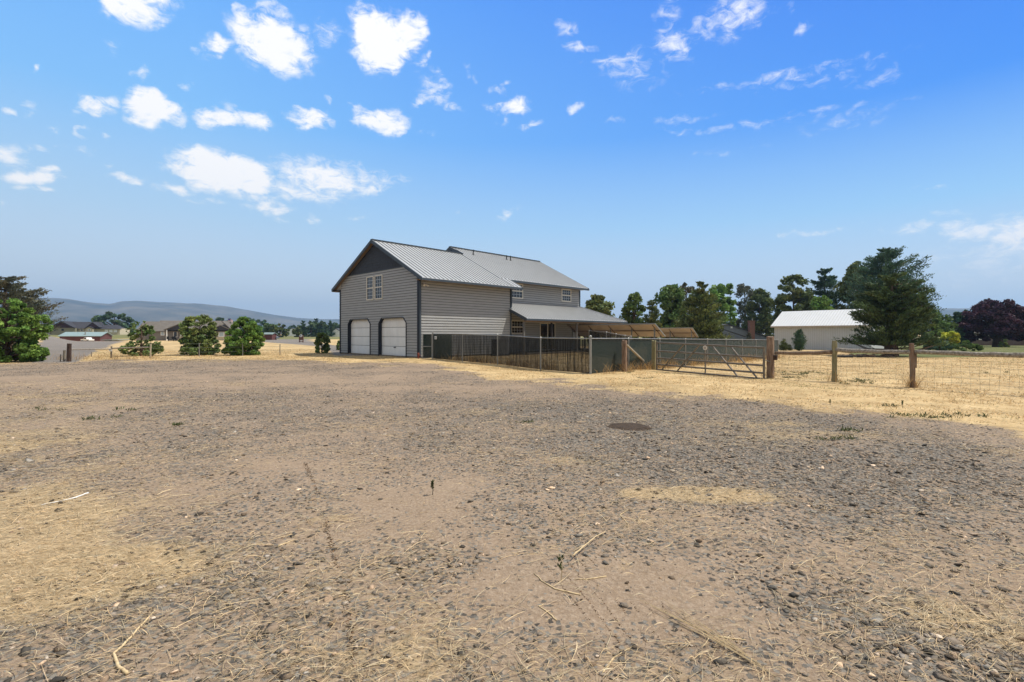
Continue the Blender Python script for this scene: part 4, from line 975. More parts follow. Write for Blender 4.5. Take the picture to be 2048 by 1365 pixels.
def tree(name, label, cat, loc, prof, mk, nleaf, leaf, seed, style='broad', clump=.22, nclump=60, trunk=.25, group=None, top_h=None, lean=0, gap=.0, upturn=.25, base_clear=.1, barkm='bark', extra=None, crown_name='crown', asym=None):
    """prof: [(height m, radius m)...] from the ground up"""
    rng = np.random.default_rng(seed); x, y = loc; g0 = H(x, y) if np.hypot(x, y) < 500 else 0
    rt = empty(name, (x, y, g0), rng.uniform(-3, 3) if asym is None else 0, label, cat, group)
    prof = np.array(prof, float); ht = prof[-1, 0]
    R = lambda h: np.interp(h, prof[:, 0], prof[:, 1], left=0)
    h0, h1 = prof[0, 0], prof[-1, 0]
    hs = rng.uniform(h0, h1, nclump * 6); wgt = R(hs) ** (1.3 if style == 'broad' else 1.0) + .02 * R(hs).max(); hs = rng.choice(hs, nclump, p=wgt / wgt.sum(), replace=False)
    th = rng.uniform(0, 2 * np.pi, nclump); C_ = []; tint = []; dirs = []; bm = MB()
    # trunk with limbs
    tw = [(lean * (i / 6) ** 1.5 + rng.uniform(-.02, .02) * ht * .3, rng.uniform(-.02, .02) * ht * .3, -.2 + (ht * .93 + .2) * i / 6) for i in range(7)]; tw[0] = (0, 0, -.2); tw[1] = (tw[1][0] * .3, tw[1][1] * .3, tw[1][2])
    bm.tube(tw, [trunk * (1.25, 1, .85, .65, .45, .28, .1)[i] for i in range(7)], 8)
    def axis_at(z):
        t = np.clip((z + .2) / (ht * .93 + .2) * 6, 0, 5.999); i = int(t); f = t - i
        return np.array(tw[i]) * (1 - f) + np.array(tw[i + 1]) * f
    per = max(3, nleaf // nclump)
    for k in range(nclump):
        h = hs[k]; r = R(h)
        if asym is not None: r = r * asym(th[k], h)
        d = np.array([np.cos(th[k]), np.sin(th[k]), 0])
        if style == 'broad':
            rad = r * rng.uniform(.35, 1.02) ** .6; c = axis_at(h) * np.array([1, 1, 0]) + d * rad * .85 + np.array([0, 0, h])
            cs = clump * (ht - h0) * rng.uniform(.35, 1.1) * .5; cs = min(cs, max(r * .75, .15 * clump * ht))
            q = rng.normal(size=(per, 3)); q /= np.linalg.norm(q, axis=1)[:, None]; q *= (rng.uniform(0, 1, per) ** .45)[:, None] * cs; q[:, 2] *= .75
            pts_ = c + q
            lr = (.70 + .6 * rng.random()) * np.ones(per) * rng.uniform(.7, 1.35, per)
            a0 = axis_at(max(h * .55, h - r * .7)); 
            if k % 3 == 0: bm.tube([tuple(a0), tuple((a0 + c) / 2 + np.array([0, 0, .08 * r])), tuple(c)], [trunk * .28, trunk * .16, trunk * .05], 5)
            dirs.append(np.zeros((per, 3)) + rng.normal(size=(per, 3)))
        else:   # conifer: branch from the trunk to the hull, needles along it
            a0 = axis_at(h - r * upturn * .4); L_ = r * rng.uniform(.55, 1.12)
            t = rng.uniform(.12, 1, per) ** .75
            tipz = L_ * upturn * rng.uniform(.4, 1.4)
            b0 = a0 + d * L_; b0[2] = a0[2] + tipz
            line = a0 + (b0 - a0) * t[:, None]; line[:, 2] += -.12 * L_ * np.sin(np.pi * t)
            spread = clump * (.25 + .75 * (1 - t)) * max(L_, .3) * .55 + .06
            q = rng.normal(size=(per, 3)) * spread[:, None] * np.array([.8, .8, .42])
            pts_ = line + q; lr = (.7 + .6 * rng.random()) * rng.uniform(.7, 1.35, per)
            if k % 2 == 0: bm.tube([tuple(a0), tuple((a0 + b0) / 2 - np.array([0, 0, .1 * L_])), tuple(b0)], [trunk * .16, trunk * .09, trunk * .03], 4)
            dirs.append(np.tile(d + np.array([0, 0, upturn + .5]), (per, 1)))
        C_.append(pts_); hue = rng.uniform(-.12, .12)
        tint.append(np.stack([lr * (1 + hue), lr, lr * (1 - hue)], 1))
    cen = np.vstack(C_); tint = np.vstack(tint); dr = np.vstack(dirs)
    keep = cen[:, 2] > base_clear
    if gap: keep &= fbm(cen[:, 0] * 1.4 / max(prof[:, 1].max(), .5) * 2 + 50 + seed, cen[:, 2] * 2.2 / max(prof[:, 1].max(), .5) + cen[:, 1], 3, seed) > gap
    cen, tint, dr = cen[keep], tint[keep], dr[keep]
    v, f, c = leaves(rng, cen, tint, leaf, 'quad' if style == 'broad' else 'needle', direction=dr if style != 'broad' else None)
    np_mesh(crown_name, v, f, M[mk], rt, col=c)
    bm.build('trunk', M[barkm], rt, True)
    return rt
def ptree(name, label, cat, cx, Y, base, top, widths, mk, nleaf, leaf, seed, **k):
    """widths: [(photo y, half width px)] bottom to top; converted to metres at distance Y"""
    s = Y / F; x = at(cx, Y); g0 = H(x, Y) if math.hypot(x, Y) < 500 else 0
    if base is None: base = HY + (CH - g0) / s
    prof = [(max(0, (CH - (py - HY) * s) - g0), hw * s) for py, hw in widths]
    return tree(name, label, cat, (x, Y), prof, mk, nleaf, leaf, seed, **k)
G1 = 'trees behind the paddock'
# right of the house, from the porch towards the white barn
ptree('tree', 'olive-green rounded tree just right of the house roof edge', 'tree', 1195, 62, None, 587, [(690, 12), (660, 30), (630, 33), (608, 25), (594, 14), (586, 5)], 'leaf_olive', 9000, .34, 11, clump=.26, nclump=70, group=G1)
ptree('tree', 'airy pale green tree between the olive tree and a narrow dark conifer', 'tree', 1267, 60, None, 588, [(690, 10), (655, 25), (625, 25), (605, 20), (593, 12), (585, 3)], 'leaf_mid', 6500, .30, 12, clump=.2, nclump=60, gap=.30, group=G1)
ptree('conifer', 'narrow dark olive conifer behind the tan panels', 'tree', 1304, 58, None, 597, [(690, 18), (660, 22), (630, 16), (608, 9), (596, 2)], 'leaf_olive', 7000, .30, 13, style='conifer', clump=.5, nclump=110, group=G1)
ptree('tree', 'broad deep green tree left of the tall olive pine', 'tree', 1345, 66, None, 570, [(690, 15), (660, 28), (620, 30), (595, 26), (578, 14), (569, 5)], 'leaf_mid', 9000, .38, 14, clump=.25, nclump=80, group=G1)
ptree('pine_tree', 'grey-green thin pine crown rising between two green trees', 'tree', 1372, 74, None, 568, [(640, 20), (610, 22), (590, 22), (575, 14), (567, 7)], 'leaf_grey', 4500, .4, 15, clump=.18, nclump=46, gap=.30, group=G1)
ptree('pine_tree', 'large olive pine with pointed top and wide skirt behind the tan panels', 'tree', 1403, 54, None, 557, [(690, 46), (665, 52), (640, 42), (612, 32), (590, 20), (572, 10), (557, 3)], 'leaf_olive', 22000, .32, 16, style='conifer', clump=.5, nclump=260, trunk=.3, group=G1)
ptree('tree', 'bright green twin-topped tree right of the olive pine', 'tree', 1436, 104, None, 567, [(690, 12), (650, 20), (620, 20), (595, 16), (575, 13), (566, 6)], 'leaf_bright', 6000, .55, 17, clump=.2, nclump=50, gap=.3, group=G1)
ptree('tree', 'bright green slim tree top beside the grey pine', 'tree', 1460, 106, None, 570, [(690, 8), (650, 13), (620, 12), (590, 8), (570, 4)], 'leaf_bright', 3500, .52, 18, clump=.2, nclump=34, gap=.3, group=G1)
ptree('pine_tree', 'sparse grey dying pine above the brick chimney', 'tree', 1490, 114, None, 571, [(690, 20), (640, 27), (610, 22), (590, 20), (570, 10)], 'leaf_grey', 6500, .45, 19, clump=.17, nclump=60, gap=.30, group=G1)
ptree('pine_tree', 'dense dark green pine with yellow-tipped boughs right of the chimney', 'tree', 1519, 108, None, 580, [(700, 22), (660, 34), (630, 32), (604, 24), (588, 14), (579, 5)], 'leaf_dark', 12000, .5, 20, clump=.2, nclump=110, group=G1)
ptree('pine_tree', 'tall dense dark green tree behind the left end of the white barn', 'tree', 1587, 90, None, 551, [(700, 30), (650, 40), (610, 42), (585, 36), (565, 20), (550, 6)], 'leaf_dark', 16000, .5, 21, clump=.18, nclump=130, group=G1)
ptree('pine_tree', 'blue-green pine with rounded top over the middle of the barn', 'tree', 1650, 92, None, 531, [(700, 30), (640, 40), (600, 38), (570, 28), (545, 16), (530, 4)], 'leaf_blue', 14000, .5, 22, style='conifer', clump=.5, nclump=170, trunk=.4, group=G1)
ptree('tree', 'small bright green tree behind the barn roof', 'tree', 1642, 76, None, 588, [(690, 12), (640, 19), (615, 17), (598, 12), (587, 4)], 'leaf_bright', 4000, .34, 23, clump=.24, nclump=40, group=G1)
ptree('pine_tree', 'dark brownish pine at the left shoulder of the tall conifer', 'tree', 1712, 84, None, 527, [(700, 30), (640, 34), (590, 34), (560, 30), (540, 18), (526, 5)], 'leaf_dark', 14000, .45, 24, clump=.18, nclump=110, group=G1)
ptree('conifer', 'tallest blue-green conifer with long feathery branches reaching right', 'tree', 1772, 66, None, 489, [(680, 66), (640, 72), (610, 70), (580, 76), (555, 62), (530, 54), (512, 38), (498, 19), (486, 3)], 'leaf_blue', 60000, .28, 25, style='conifer', clump=.30, nclump=420, trunk=.4, upturn=.34, group=G1,
      asym=lambda th, h: 1.0 + .16 * np.cos(th))
ptree('pine_tree', 'broad dark pine with brown trunk standing in front of the white barn', 'tree', 1782, 37.5, None, 545, [(704, 40), (696, 76), (684, 74), (672, 60), (655, 64), (635, 74), (610, 66), (590, 58), (568, 44), (552, 28), (541, 8)], 'leaf_pine', 52000, .21, 26, style='conifer', clump=.24, nclump=210, trunk=.42, upturn=.22, base_clear=.9, group=G1,
      asym=lambda th, h: (1.0 + (.22 * max(0, -np.cos(th)) if h < 1.9 else 0)) * (1 + .12 * np.sin(h * 5 + th * 2)))
ptree('tree', 'mid green tree right of the dark pine trunk', 'tree', 1868, 62, None, 640, [(698, 20), (670, 34), (650, 34), (632, 22), (622, 6)], 'leaf_mid', 8000, .3, 27, clump=.26, nclump=60, group=G1)
ptree('cypress', 'slim dark columnar cypress left of the purple tree', 'tree', 1916, 78, None, 622, [(698, 8), (670, 12), (640, 11), (628, 7), (620, 2)], 'leaf_blue', 4000, .28, 28, clump=.16, nclump=60, group=G1)
ptree('cypress', 'slim columnar cypress touching the purple tree', 'tree', 1932, 80, None, 621, [(698, 8), (670, 11), (640, 10), (628, 6), (619, 2)], 'leaf_blue', 4000, .28, 29, clump=.16, nclump=60, group=G1)
ptree('plum_tree', 'wide dark purple-leaved plum tree on the green lawn', 'tree', 1995, 76, None, 603, [(682, 40), (668, 62), (650, 70), (632, 66), (615, 48), (606, 26), (600, 6)], 'leaf_plum', 30000, .34, 30, clump=.26, nclump=190, trunk=.55)
G2 = 'garden shrubs on the far lawn'
ptree('shrub', 'rounded green shrub behind the yellow bush', 'shrub', 1873, 58, None, 664, [(700, 20), (684, 26), (670, 22), (662, 8)], 'leaf_mid', 4500, .22, 31, clump=.35, nclump=40, trunk=.08, group=G2, base_clear=.05)
ptree('shrub', 'bright yellow-green bush on the lawn', 'shrub', 1899, 54, None, 664, [(698, 6), (684, 15), (674, 16), (667, 10), (663, 3)], 'leaf_yellow', 2600, .2, 32, clump=.35, nclump=30, trunk=.07, group=G2, base_clear=.1)
ptree('shrub', 'low blue-green shrub below the yellow bush', 'shrub', 1880, 48, None, 682, [(701, 26), (692, 26), (683, 14), (680, 4)], 'leaf_blue', 3200, .17, 33, clump=.5, nclump=36, trunk=.06, group=G2, base_clear=.02)
ptree('shrub', 'low spreading shrub in front of the brick house corner', 'shrub', 1932, 52, None, 686, [(700, 30), (692, 28), (687, 12), (684, 4)], 'leaf_mid', 3200, .2, 34, clump=.5, nclump=36, trunk=.06, group=G2, base_clear=.02)
ptree('shrub', 'pale bush right of the plum tree trunk', 'shrub', 2008, 72, None, 682, [(694, 10), (687, 11), (681, 4)], 'leaf_shrub', 1200, .22, 35, clump=.5, nclump=16, trunk=.06, group=G2, base_clear=.02)
G3 = 'junipers against the barn wall'
ptree('juniper', 'blue-green upright juniper against the white barn wall', 'shrub', 1598.5, 52.5, None, 661, [(700, 9), (690, 12), (678, 11), (668, 7), (660, 1.5)], 'leaf_blue', 6000, .13, 36, style='conifer', clump=.6, nclump=110, trunk=.08, upturn=.9, group=G3, base_clear=.03)
ptree('juniper', 'small brownish conical conifer left of the blue juniper', 'shrub', 1567, 53, None, 679, [(700, 10), (692, 8), (684, 4), (677, 1)], 'leaf_dark', 2600, .12, 37, style='conifer', clump=.6, nclump=60, trunk=.06, upturn=.4, group=G3, base_clear=.03)
ptree('juniper', 'little ragged conifer sprig beside the barn corner', 'shrub', 1579, 53, None, 691, [(700, 4), (695, 3.5), (690, 1)], 'leaf_dark', 700, .12, 38, style='conifer', clump=.6, nclump=20, trunk=.03, group=G3, base_clear=.03)
ptree('young_tree', 'thin pale sapling in front of the slate-grey house', 'tree', 1499, 70, None, 664, [(684, 6), (674, 6), (664, 1.5)], 'leaf_grey', 900, .16, 39, clump=.4, nclump=24, trunk=.04, base_clear=.1)
# left shrubs and trees
G4 = 'round shrubs along the wire fence'
ptree('leafy_shrub', 'open-crowned shrub with bare stems between the pole fence posts', 'shrub', 283, 32.5, None, 645, [(716, 14), (705, 44), (694, 42), (684, 24), (672, 26), (660, 24), (650, 20), (643, 10)], 'leaf_shrub', 8000, .15, 41, clump=.24, nclump=90, trunk=.08, group=G4, gap=.40, base_clear=.03)
ptree('leafy_shrub', 'tall rounded green shrub left of the densest shrub', 'shrub', 398, 34, None, 631, [(715, 20), (706, 38), (690, 40), (672, 36), (655, 38), (642, 28), (632, 14)], 'leaf_shrub', 15000, .15, 42, clump=.22, nclump=130, trunk=.09, group=G4, gap=.30, base_clear=.02)
ptree('leafy_shrub', 'densest bright green oval shrub with pointed top', 'shrub', 489, 34, None, 635, [(713, 28), (702, 40), (685, 39), (668, 34), (652, 26), (641, 14), (634, 4)], 'leaf_bright', 17000, .15, 43, clump=.22, nclump=130, trunk=.09, group=G4, base_clear=.02)
ptree('leafy_shrub', 'small grey-green shrub left of the garage', 'shrub', 644, 37, None, 669, [(707, 12), (698, 17), (685, 17), (676, 12), (668, 5)], 'leaf_shrub', 4000, .14, 44, clump=.28, nclump=50, trunk=.05, group=G4, gap=.3, base_clear=.02)
ptree('leafy_shrub', 'bit of shrub showing right at the garage wall edge', 'shrub', 681, 44, None, 684, [(702, 8), (692, 10), (685, 7), (680, 2)], 'leaf_shrub', 1200, .15, 45, clump=.3, nclump=20, trunk=.05, group=G4, base_clear=.02)
ptree('big_bush', 'large bright green bush at the left edge of the gravel lot', 'bush', 14, 25.5, None, 603, [(727, 50), (715, 64), (700, 66), (680, 62), (655, 72), (630, 66), (612, 44), (603, 16)], 'leaf_bright', 40000, .13, 46, clump=.16, nclump=230, trunk=.12, base_clear=.0, gap=.36)
ptree('pine_tree', 'dark brownish pine cut by the left edge behind the bright bush', 'tree', 10, 40, None, 545, [(690, 40), (670, 78), (645, 82), (615, 80), (590, 62), (570, 48), (555, 30), (545, 14)], 'leaf_grey', 30000, .19, 47, style='conifer', clump=.24, nclump=150, trunk=.3, upturn=.2, gap=.2)
ptree('tree', 'dark rounded tree behind the dark-roofed ranch house', 'tree', 229, 230, None, 629, [(672, 28), (655, 38), (640, 34), (631, 20), (627, 8)], 'leaf_far', 9000, 1.2, 48, clump=.24, nclump=90, trunk=.6)
ptree('tree', 'lighter green tree at the left of the dark rounded tree', 'tree', 197, 240, None, 632, [(672, 10), (655, 13), (640, 11), (632, 4)], 'leaf_mid', 2500, 1.2, 49, clump=.24, nclump=30, trunk=.4)
GF = 'distant tree line beyond the left field'
far = [(440, 300, 635, 14, 'leaf_far', 0), (462, 310, 636, 12, 'leaf_far', 0), (500, 280, 637, 16, 'leaf_far', 0), (522, 290, 638, 18, 'leaf_far', 0), (540, 210, 646, 16, 'leaf_mid', 0), (560, 200, 647, 20, 'leaf_dark', 0), (585, 330, 652, 14, 'leaf_far', 0),
       (600, 230, 650, 9, 'leaf_far', 1), (606, 226, 641, 7, 'leaf_far', 1), (622, 230, 644, 14, 'leaf_far', 0), (632, 236, 636, 9, 'leaf_far', 1), (645, 232, 643, 13, 'leaf_far', 0), (662, 250, 641, 8, 'leaf_far', 1), (672, 300, 644, 10, 'leaf_far', 0), (595, 215, 655, 10, 'leaf_dark', 0), (480, 320, 640, 12, 'leaf_far', 0),
       (84, 260, 655, 12, 'leaf_far', 0)]
pos_names = ['tall', 'broad', 'dense', 'rounded', 'low', 'dark', 'hazy', 'pointed', 'slim', 'bushy', 'high-topped', 'full', 'narrow', 'pale', 'squat', 'plain', 'small']
refs = ['behind the flag and brown roof', 'just right of the flag', 'above the densest shrub top', 'right of the densest shrub top', 'left of the small teal-roofed shed', 'directly over the small teal-roofed shed', 'far off before the hill end',
        'left of the highest spire', 'forming a spire above the round road sign', 'between two spires above the road sign', 'forming the highest spire left of the garage', 'right of the highest spire', 'close to the garage wall', 'touching the garage wall outline', 'low over the field behind the road sign', 'between the flag and the densest shrub', 'behind the bright bush at far left']
for i, (cx, Y, ty, hw, mk, con) in enumerate(far):
    ptree('conifer' if con else 'tree', f'distant {pos_names[i]} {"conifer" if con else "tree"} {refs[i]}', 'tree', cx, Y, None, ty, [(676, hw * .8), (662, hw), (652, hw * .9), (ty + 4, hw * .5), (ty, hw * .15)] if ty < 648 else [(676, hw * .8), (664, hw), (ty + 3, hw * .6), (ty, hw * .2)], mk, 2200, Y * .0045, 60 + i, style='conifer' if con else 'broad', clump=.4 if con else .3, nclump=50 if con else 34, trunk=.3, group=GF)

# ---------------------------------------------------------------- background buildings
def facade(kind, P, right, label, cat='house'):
    """empty at the left base corner P=(x,y,z); local x runs along 'right' (dx,dy), local y runs away from the camera"""
    return empty(kind, P, math.atan2(right[1], right[0]), label, cat)
def gable_roof(b, x0, x1, y0, y1, ze, zr, th=.15, mi=0, ov=.3):
    ym = (y0 + y1) / 2
    for (ya, yb_) in ((y0 - ov, ym), (y1 + ov, ym)):
        zz = ze - (zr - ze) * ov / (ym - y0)
        pts_ = [(x0 - ov, ya, zz), (x1 + ov, ya, zz), (x1 + ov, yb_, zr), (x0 - ov, yb_, zr)]
        lo_ = [(p[0], p[1], p[2] - th) for p in pts_]
        b.add(pts_ + lo_, [(0, 1, 2, 3), (7, 6, 5, 4), (0, 4, 5, 1), (1, 5, 6, 2), (2, 6, 7, 3), (3, 7, 4, 0)], mi)
# white metal barn
bp_ = (at(1549, 60), 60); g0 = -.45
barn = facade('metal_barn', (bp_[0], bp_[1], g0), (.64, -.768), 'white metal barn with bright roof behind the rail fence', 'barn')
BL, BW, BE, BR = 9.9, 6.4, 2.62 - g0, 4.36 - g0
b = MB(); b.box(0, BL, .02, BW, -.2, BE - .02)
b.poly([(0, .02, BE - .05), (0, BW, BE - .05), (0, BW / 2, BR - .12)]); b.poly([(BL, .02, BE - .05), (BL, BW / 2, BR - .12), (BL, BW, BE - .05)])
n = int(BL / .23)
for i in range(n + 1):
    x = i * BL / n; b.box(x - .02, x + .02, -.012, .02, 0, BE - .03, 1); b.box(x + .06, x + .075, .006, .02, 0, BE - .03, 2)
b.build('wall', [M['barn_wall'], M['barn_wall'], M['barn_groove']], barn)
b = MB(); gable_roof(b, 0, BL, 0, BW, BE, BR, .1, ov=.35); sl_ = (BR - BE) / (BW / 2)
for i in range(36): b.beam((-.3 + i * (BL + .6) / 35, -.34, BE - sl_ * .34 + .015), (-.3 + i * (BL + .6) / 35, BW / 2 - .02, BR + .01), .03, .03, 1)
b.build('roof', [M['barn_roof'], M['roof_metal']], barn)
MB().box(-.35, BL + .35, -.40, -.35, BE - .34, BE - .18).build('eave_trim', M['tan_board'], barn)
# slate-grey house with chimney
P = (at(1405, 90), 90, -.7); hs_ = facade('grey_house', P, (1, 0), 'slate-grey gabled house with a brick chimney behind the tube gate')
m_ = 90 / F
zl = lambda py: zat(py, 90) + .7
b = MB(); b.poly([(0, 0, -.3), (0, 0, zl(664)), ((1455 - 1405) * m_, 0, zl(650)), ((1540 - 1405) * m_, 0, zl(677)), ((1540 - 1405) * m_, 0, -.3)])
b.box(0, (1540 - 1405) * m_, .05, 6, -.3, zl(677)); b.build('wall', M['grey_wall'], hs_)
b = MB(); b.beam(((1455 - 1405) * m_, 3, zl(649)), ((1545 - 1405) * m_, 3, zl(677)), 6.6, .16, up=(0, 0, 1)); b.beam(((1455 - 1405) * m_, 3, zl(649)), (-1.0, 3, zl(664.5)), 6.6, .16); b.build('roof', M['grey_roof'], hs_)
b = MB(); b.beam(((1433 - 1405) * m_, -1.4, zl(657)), ((1484 - 1405) * m_, -1.4, zl(674)), .7, .10); b.build('porch_roof', M['grey_roof'], hs_)
MB().box((1430 - 1405) * m_, (1480 - 1405) * m_, -1.2, -1.15, -.2, zl(676)).build('porch_wall', M['grey_wall'], hs_)
MB().box(58 * m_ - .18, 58 * m_ + .18, -.06, -.01, zl(657), zl(653.5)).build('gable_vent', M['white_paint'], hs_)
ch = MB().box(90 * m_, 100 * m_, -.9, -.1, -.2, zl(642.5)).box(90 * m_ - .06, 100 * m_ + .06, -.96, -.04, zl(644), zl(642)).build('chimney', M['brick'], hs_)
MB().tube([(97 * m_, -.5, zl(642.2)), (97 * m_, -.5, zl(637.5))], .1, 8).build('flue', M['galv'], ch)
# brick house behind the plum tree
P = (at(1940, 92), 92, -.75); bh_ = facade('brick_house', P, (1, -.12), 'low brick house with white windows half hidden by the purple plum tree')
m_ = 92 / F; zl = lambda py: zat(py, 92) + .75
b = MB(); b.box(0, 170 * m_, 0, 7, -.3, zl(664)); b.build('wall', M['brick_wall'], bh_)
b = MB(); gable_roof(b, 0, 170 * m_, 0, 7, zl(664), zl(648), .15, ov=.5); b.build('roof', M['shingle_brown'], bh_)
window(bh_, 'y', 0, -1, .5, 1.05, zl(680), zl(669), 1, 2, frame='white_paint', fw=.1); window(bh_, 'y', 0, -1, 1.5, 3.2, zl(680), zl(669), 2, 2, frame='white_paint', fw=.12)
MB().box(82 * m_, 170 * m_, -3, -2.9, -.3, .8).build('garden_wall', M['brick_wall'], bh_)
# tan-backed tilted arrays
def tilt(label, xr_, Yr, L_, wv, zt, zb):
    g0 = H(xr_, Yr); rt = empty('tilted_panel_rack', (xr_, Yr, g0), math.atan2(d1[1], d1[0]), label, 'panel rack', 'tilted panel racks behind the green fence')
    # local x along d1 (to the left/back); local y = -d2 direction, so panel drops towards -y
    a, c = (0, 0, zt - g0), (0, -wv, zb - g0); b = MB()
    def pt(x, s, o=0): return (x, c[1] * s, a[2] + (c[2] - a[2]) * s + o)
    b.add([pt(0, 0), pt(L_, 0), pt(L_, 1), pt(0, 1), pt(0, 0, .05), pt(L_, 0, .05), pt(L_, 1, .05), pt(0, 1, .05)], [(0, 1, 2, 3), (7, 6, 5, 4), (0, 4, 5, 1), (1, 5, 6, 2), (2, 6, 7, 3), (3, 7, 4, 0)])
    b.build('panel', M['tan_board'], rt)
    rb = MB()
    for s in (.48,): rb.beam(pt(0, s, -.04), pt(L_, s, -.04), .05, .05)
    n = max(2, int(L_ / 1.9))
    for i in range(n + 1): rb.beam(pt(.25 + i * (L_ - .5) / n, .02, -.03), pt(.25 + i * (L_ - .5) / n, .98, -.03), .04, .035)
    rb.build('rib', M['tan_rib'], rt)
    MB().beam(pt(-.02, -.01, .03), pt(L_ + .02, -.01, .03), .03, .09).beam(pt(-.02, 0, .03), pt(-.02, 1, .03), .03, .09).build('edge_frame', M['galv'], rt)
    for i in range(n + 1):
        x = .25 + i * (L_ - .5) / n; MB().beam((x, -.25 * wv, -.2), pt(x, .25, -.05), .07).build('leg', M['galv_dark'], rt); MB().beam((x, -.85 * wv, -.2), pt(x, .85, -.05), .07).build('leg', M['galv_dark'], rt)
tilt('longer tan-backed tilted panel rack, the nearer one right of the porch posts', at(1310, 36), 36, 8.2, 1.62, zat(649, 36), 1.27)
tilt('shorter tan-backed tilted panel rack, the farther one left of the olive pine', at(1384.6, 50), 50, 5.2, 1.5, zat(657, 50), 1.12)
# left background: brown-roofed ranch house
Y = 104; m_ = Y / F; P = (at(268, Y), Y, H(at(268, Y), Y)); z00 = P[2]; zl = lambda py: zat(py, Y) - z00
rh = facade('ranch_house', P, (math.cos(.30), math.sin(.30)), 'long brown-roofed ranch house with covered patio behind the round shrubs'); X = lambda px_: (px_ - 268) * m_ * .86
b = MB(); b.box(X(268), X(300), 1, 9, -.3, zl(660)); b.box(X(300), X(462), 0, 9, -.3, zl(662)); b.build('wall', M['taupe_wall'], rh)
b = MB(); gable_roof(b, X(270), X(307), 1, 9, zl(660), zl(642), .2, ov=.2); b.build('roof', M['shingle_brown'], rh)
b = MB(); gable_roof(b, X(307), X(452), 0, 9, zl(661), zl(640), .2, ov=.3); b.build('roof', M['shingle_brown'], rh)
b = MB(); b.beam((X(472), 4, zl(661)), (X(449), 4, zl(642)), 9, .2); b.build('hip_roof', M['shingle_brown'], rh)
def front_gable(xc, hw, zt, ze, depth=4, y0=-1.2, nm='patio_roof'):
    b = MB()
    for s in (-1, 1): b.beam((X(xc), y0 + depth / 2, zl(zt)), (X(xc + s * hw), y0 + depth / 2, zl(ze)), depth, .16)
    b.build(nm, M['shingle_brown'], rh)
    MB().poly([(X(xc - hw + 3), y0 + .1, zl(ze)), (X(xc + hw - 3), y0 + .1, zl(ze)), (X(xc), y0 + .1, zl(zt + 1.5))]).build('gable_wall', M['shingle_dark'], rh)
front_gable(361, 30, 648.8, 660.5); front_gable(447, 24, 650.5, 660.5, y0=-.8)
for px_ in (337, 366): MB().box(X(px_) - .1, X(px_) + .1, -1.1, -.9, 0, zl(659)).build('patio_post', M['white_paint'], rh)
window(rh, 'y', 0, -1, X(321), X(329), zl(671.5), zl(662.5), 2, 1, frame='white_paint', fw=.12, double=False, glass='window_curtain')
window(rh, 'y', 0, -1, X(347), X(355), zl(675), zl(663.5), 1, 1, frame='white_paint', fw=.08, double=False); window(rh, 'y', 0, -1, X(441), X(454), zl(674.5), zl(661.5), 2, 1, frame='white_paint', fw=.16, double=False, glass='window_curtain')
MB().box(X(425), X(462), -.12, -.01, -.1, zl(674.8)).build('brick_skirt', M['cream_wall'], rh)
pt_ = empty('patio_set', (at(352, 100), 100, H(at(352, 100), 100)), 0, 'dark patio table with chairs beside a pale planter at the ranch house', 'patio furniture')
MB().tube([(0, 0, .68), (0, 0, .74)], .9, 14).tube([(0, 0, 0), (0, 0, .7)], .08, 6).build('table', M['black'], pt_)
for a_ in range(5): 
    cx_, cy_ = 1.25 * math.cos(a_ * 1.257), 1.25 * math.sin(a_ * 1.257)
    MB().box(cx_ - .25, cx_ + .25, cy_ - .25, cy_ + .25, .38, .45).box(cx_ - .25, cx_ + .25, cy_ + (.2 if cy_ > 0 else -.25), cy_ + (.25 if cy_ > 0 else -.2), .45, .95).box(cx_ - .04, cx_ + .04, cy_ - .04, cy_ + .04, 0, .4).build('chair', M['black'], pt_)
pl = empty('planter_bench', (at(365, 99), 99, H(at(365, 99), 99)), 0, 'pale wooden bench at the ranch house patio', 'bench')
MB().box(-.8, .8, -.25, .25, .4, .47).box(-.8, .8, .2, .26, .47, .95).build('seat', M['pale_wood'], pl)
for sx in (-.7, .7): MB().box(sx - .05, sx + .05, -.22, .22, 0, .4).build('leg', M['pale_wood'], pl)
# flag
fl = empty('flagpole', (at(456, 118), 118, 0), 0, 'small flag with red stripes on a pole above the brown ranch roof', 'flag'); m_ = 118 / F
MB().tube([(0, 0, 0), (0, 0, zat(634, 118))], .04, 6).build('pole', M['galv'], fl)
b = MB(); 
for i in range(7):
    for j in range(8):
        u0, u1 = j / 8, (j + 1) / 8; f_ = lambda u, v: (u * 1.15, .12 * math.sin(u * 7), zat(637.5, 118) - v * .75 - u * u * .45)
        b.quad(f_(u0, (i + 1) / 7), f_(u1, (i + 1) / 7), f_(u1, i / 7), f_(u0, i / 7), 2 if (i < 4 and j < 3) else i % 2)
b.build('flag', [M['flag_red'], M['white_paint'], M['flag_blue']], fl)
# dark-roofed ranch house beyond
Y = 150; m_ = Y / F; z00 = 1.15; zl = lambda py: zat(py, Y) - z00; X = lambda px_: (px_ - 96) * m_ * .83
fh = facade('ranch_house', (at(96, Y), Y, z00), (math.cos(.33), math.sin(.33)), 'long dark-roofed house with a plum-coloured gable behind the red barn')
b = MB().box(X(100), X(149), 0, 9, -1, zl(656)); b.build('wall', M['olive_wall'], fh); MB().box(X(149), X(235), 1.5, 9, -1, zl(657)).build('wall', M['cream_wall'], fh)
b = MB(); b.beam((X(123), 4.5, zl(643)), (X(95.5), 4.5, zl(657.5)), 10, .25); b.beam((X(123), 4.5, zl(643)), (X(149), 4.5, zl(656.5)), 10, .25); b.build('roof', M['shingle_dark'], fh)
b = MB().poly([(X(100), -.1, zl(656)), (X(146), -.1, zl(656)), (X(123), -.1, zl(643.8))]); b.build('gable_wall', M['plum_gable'], fh)
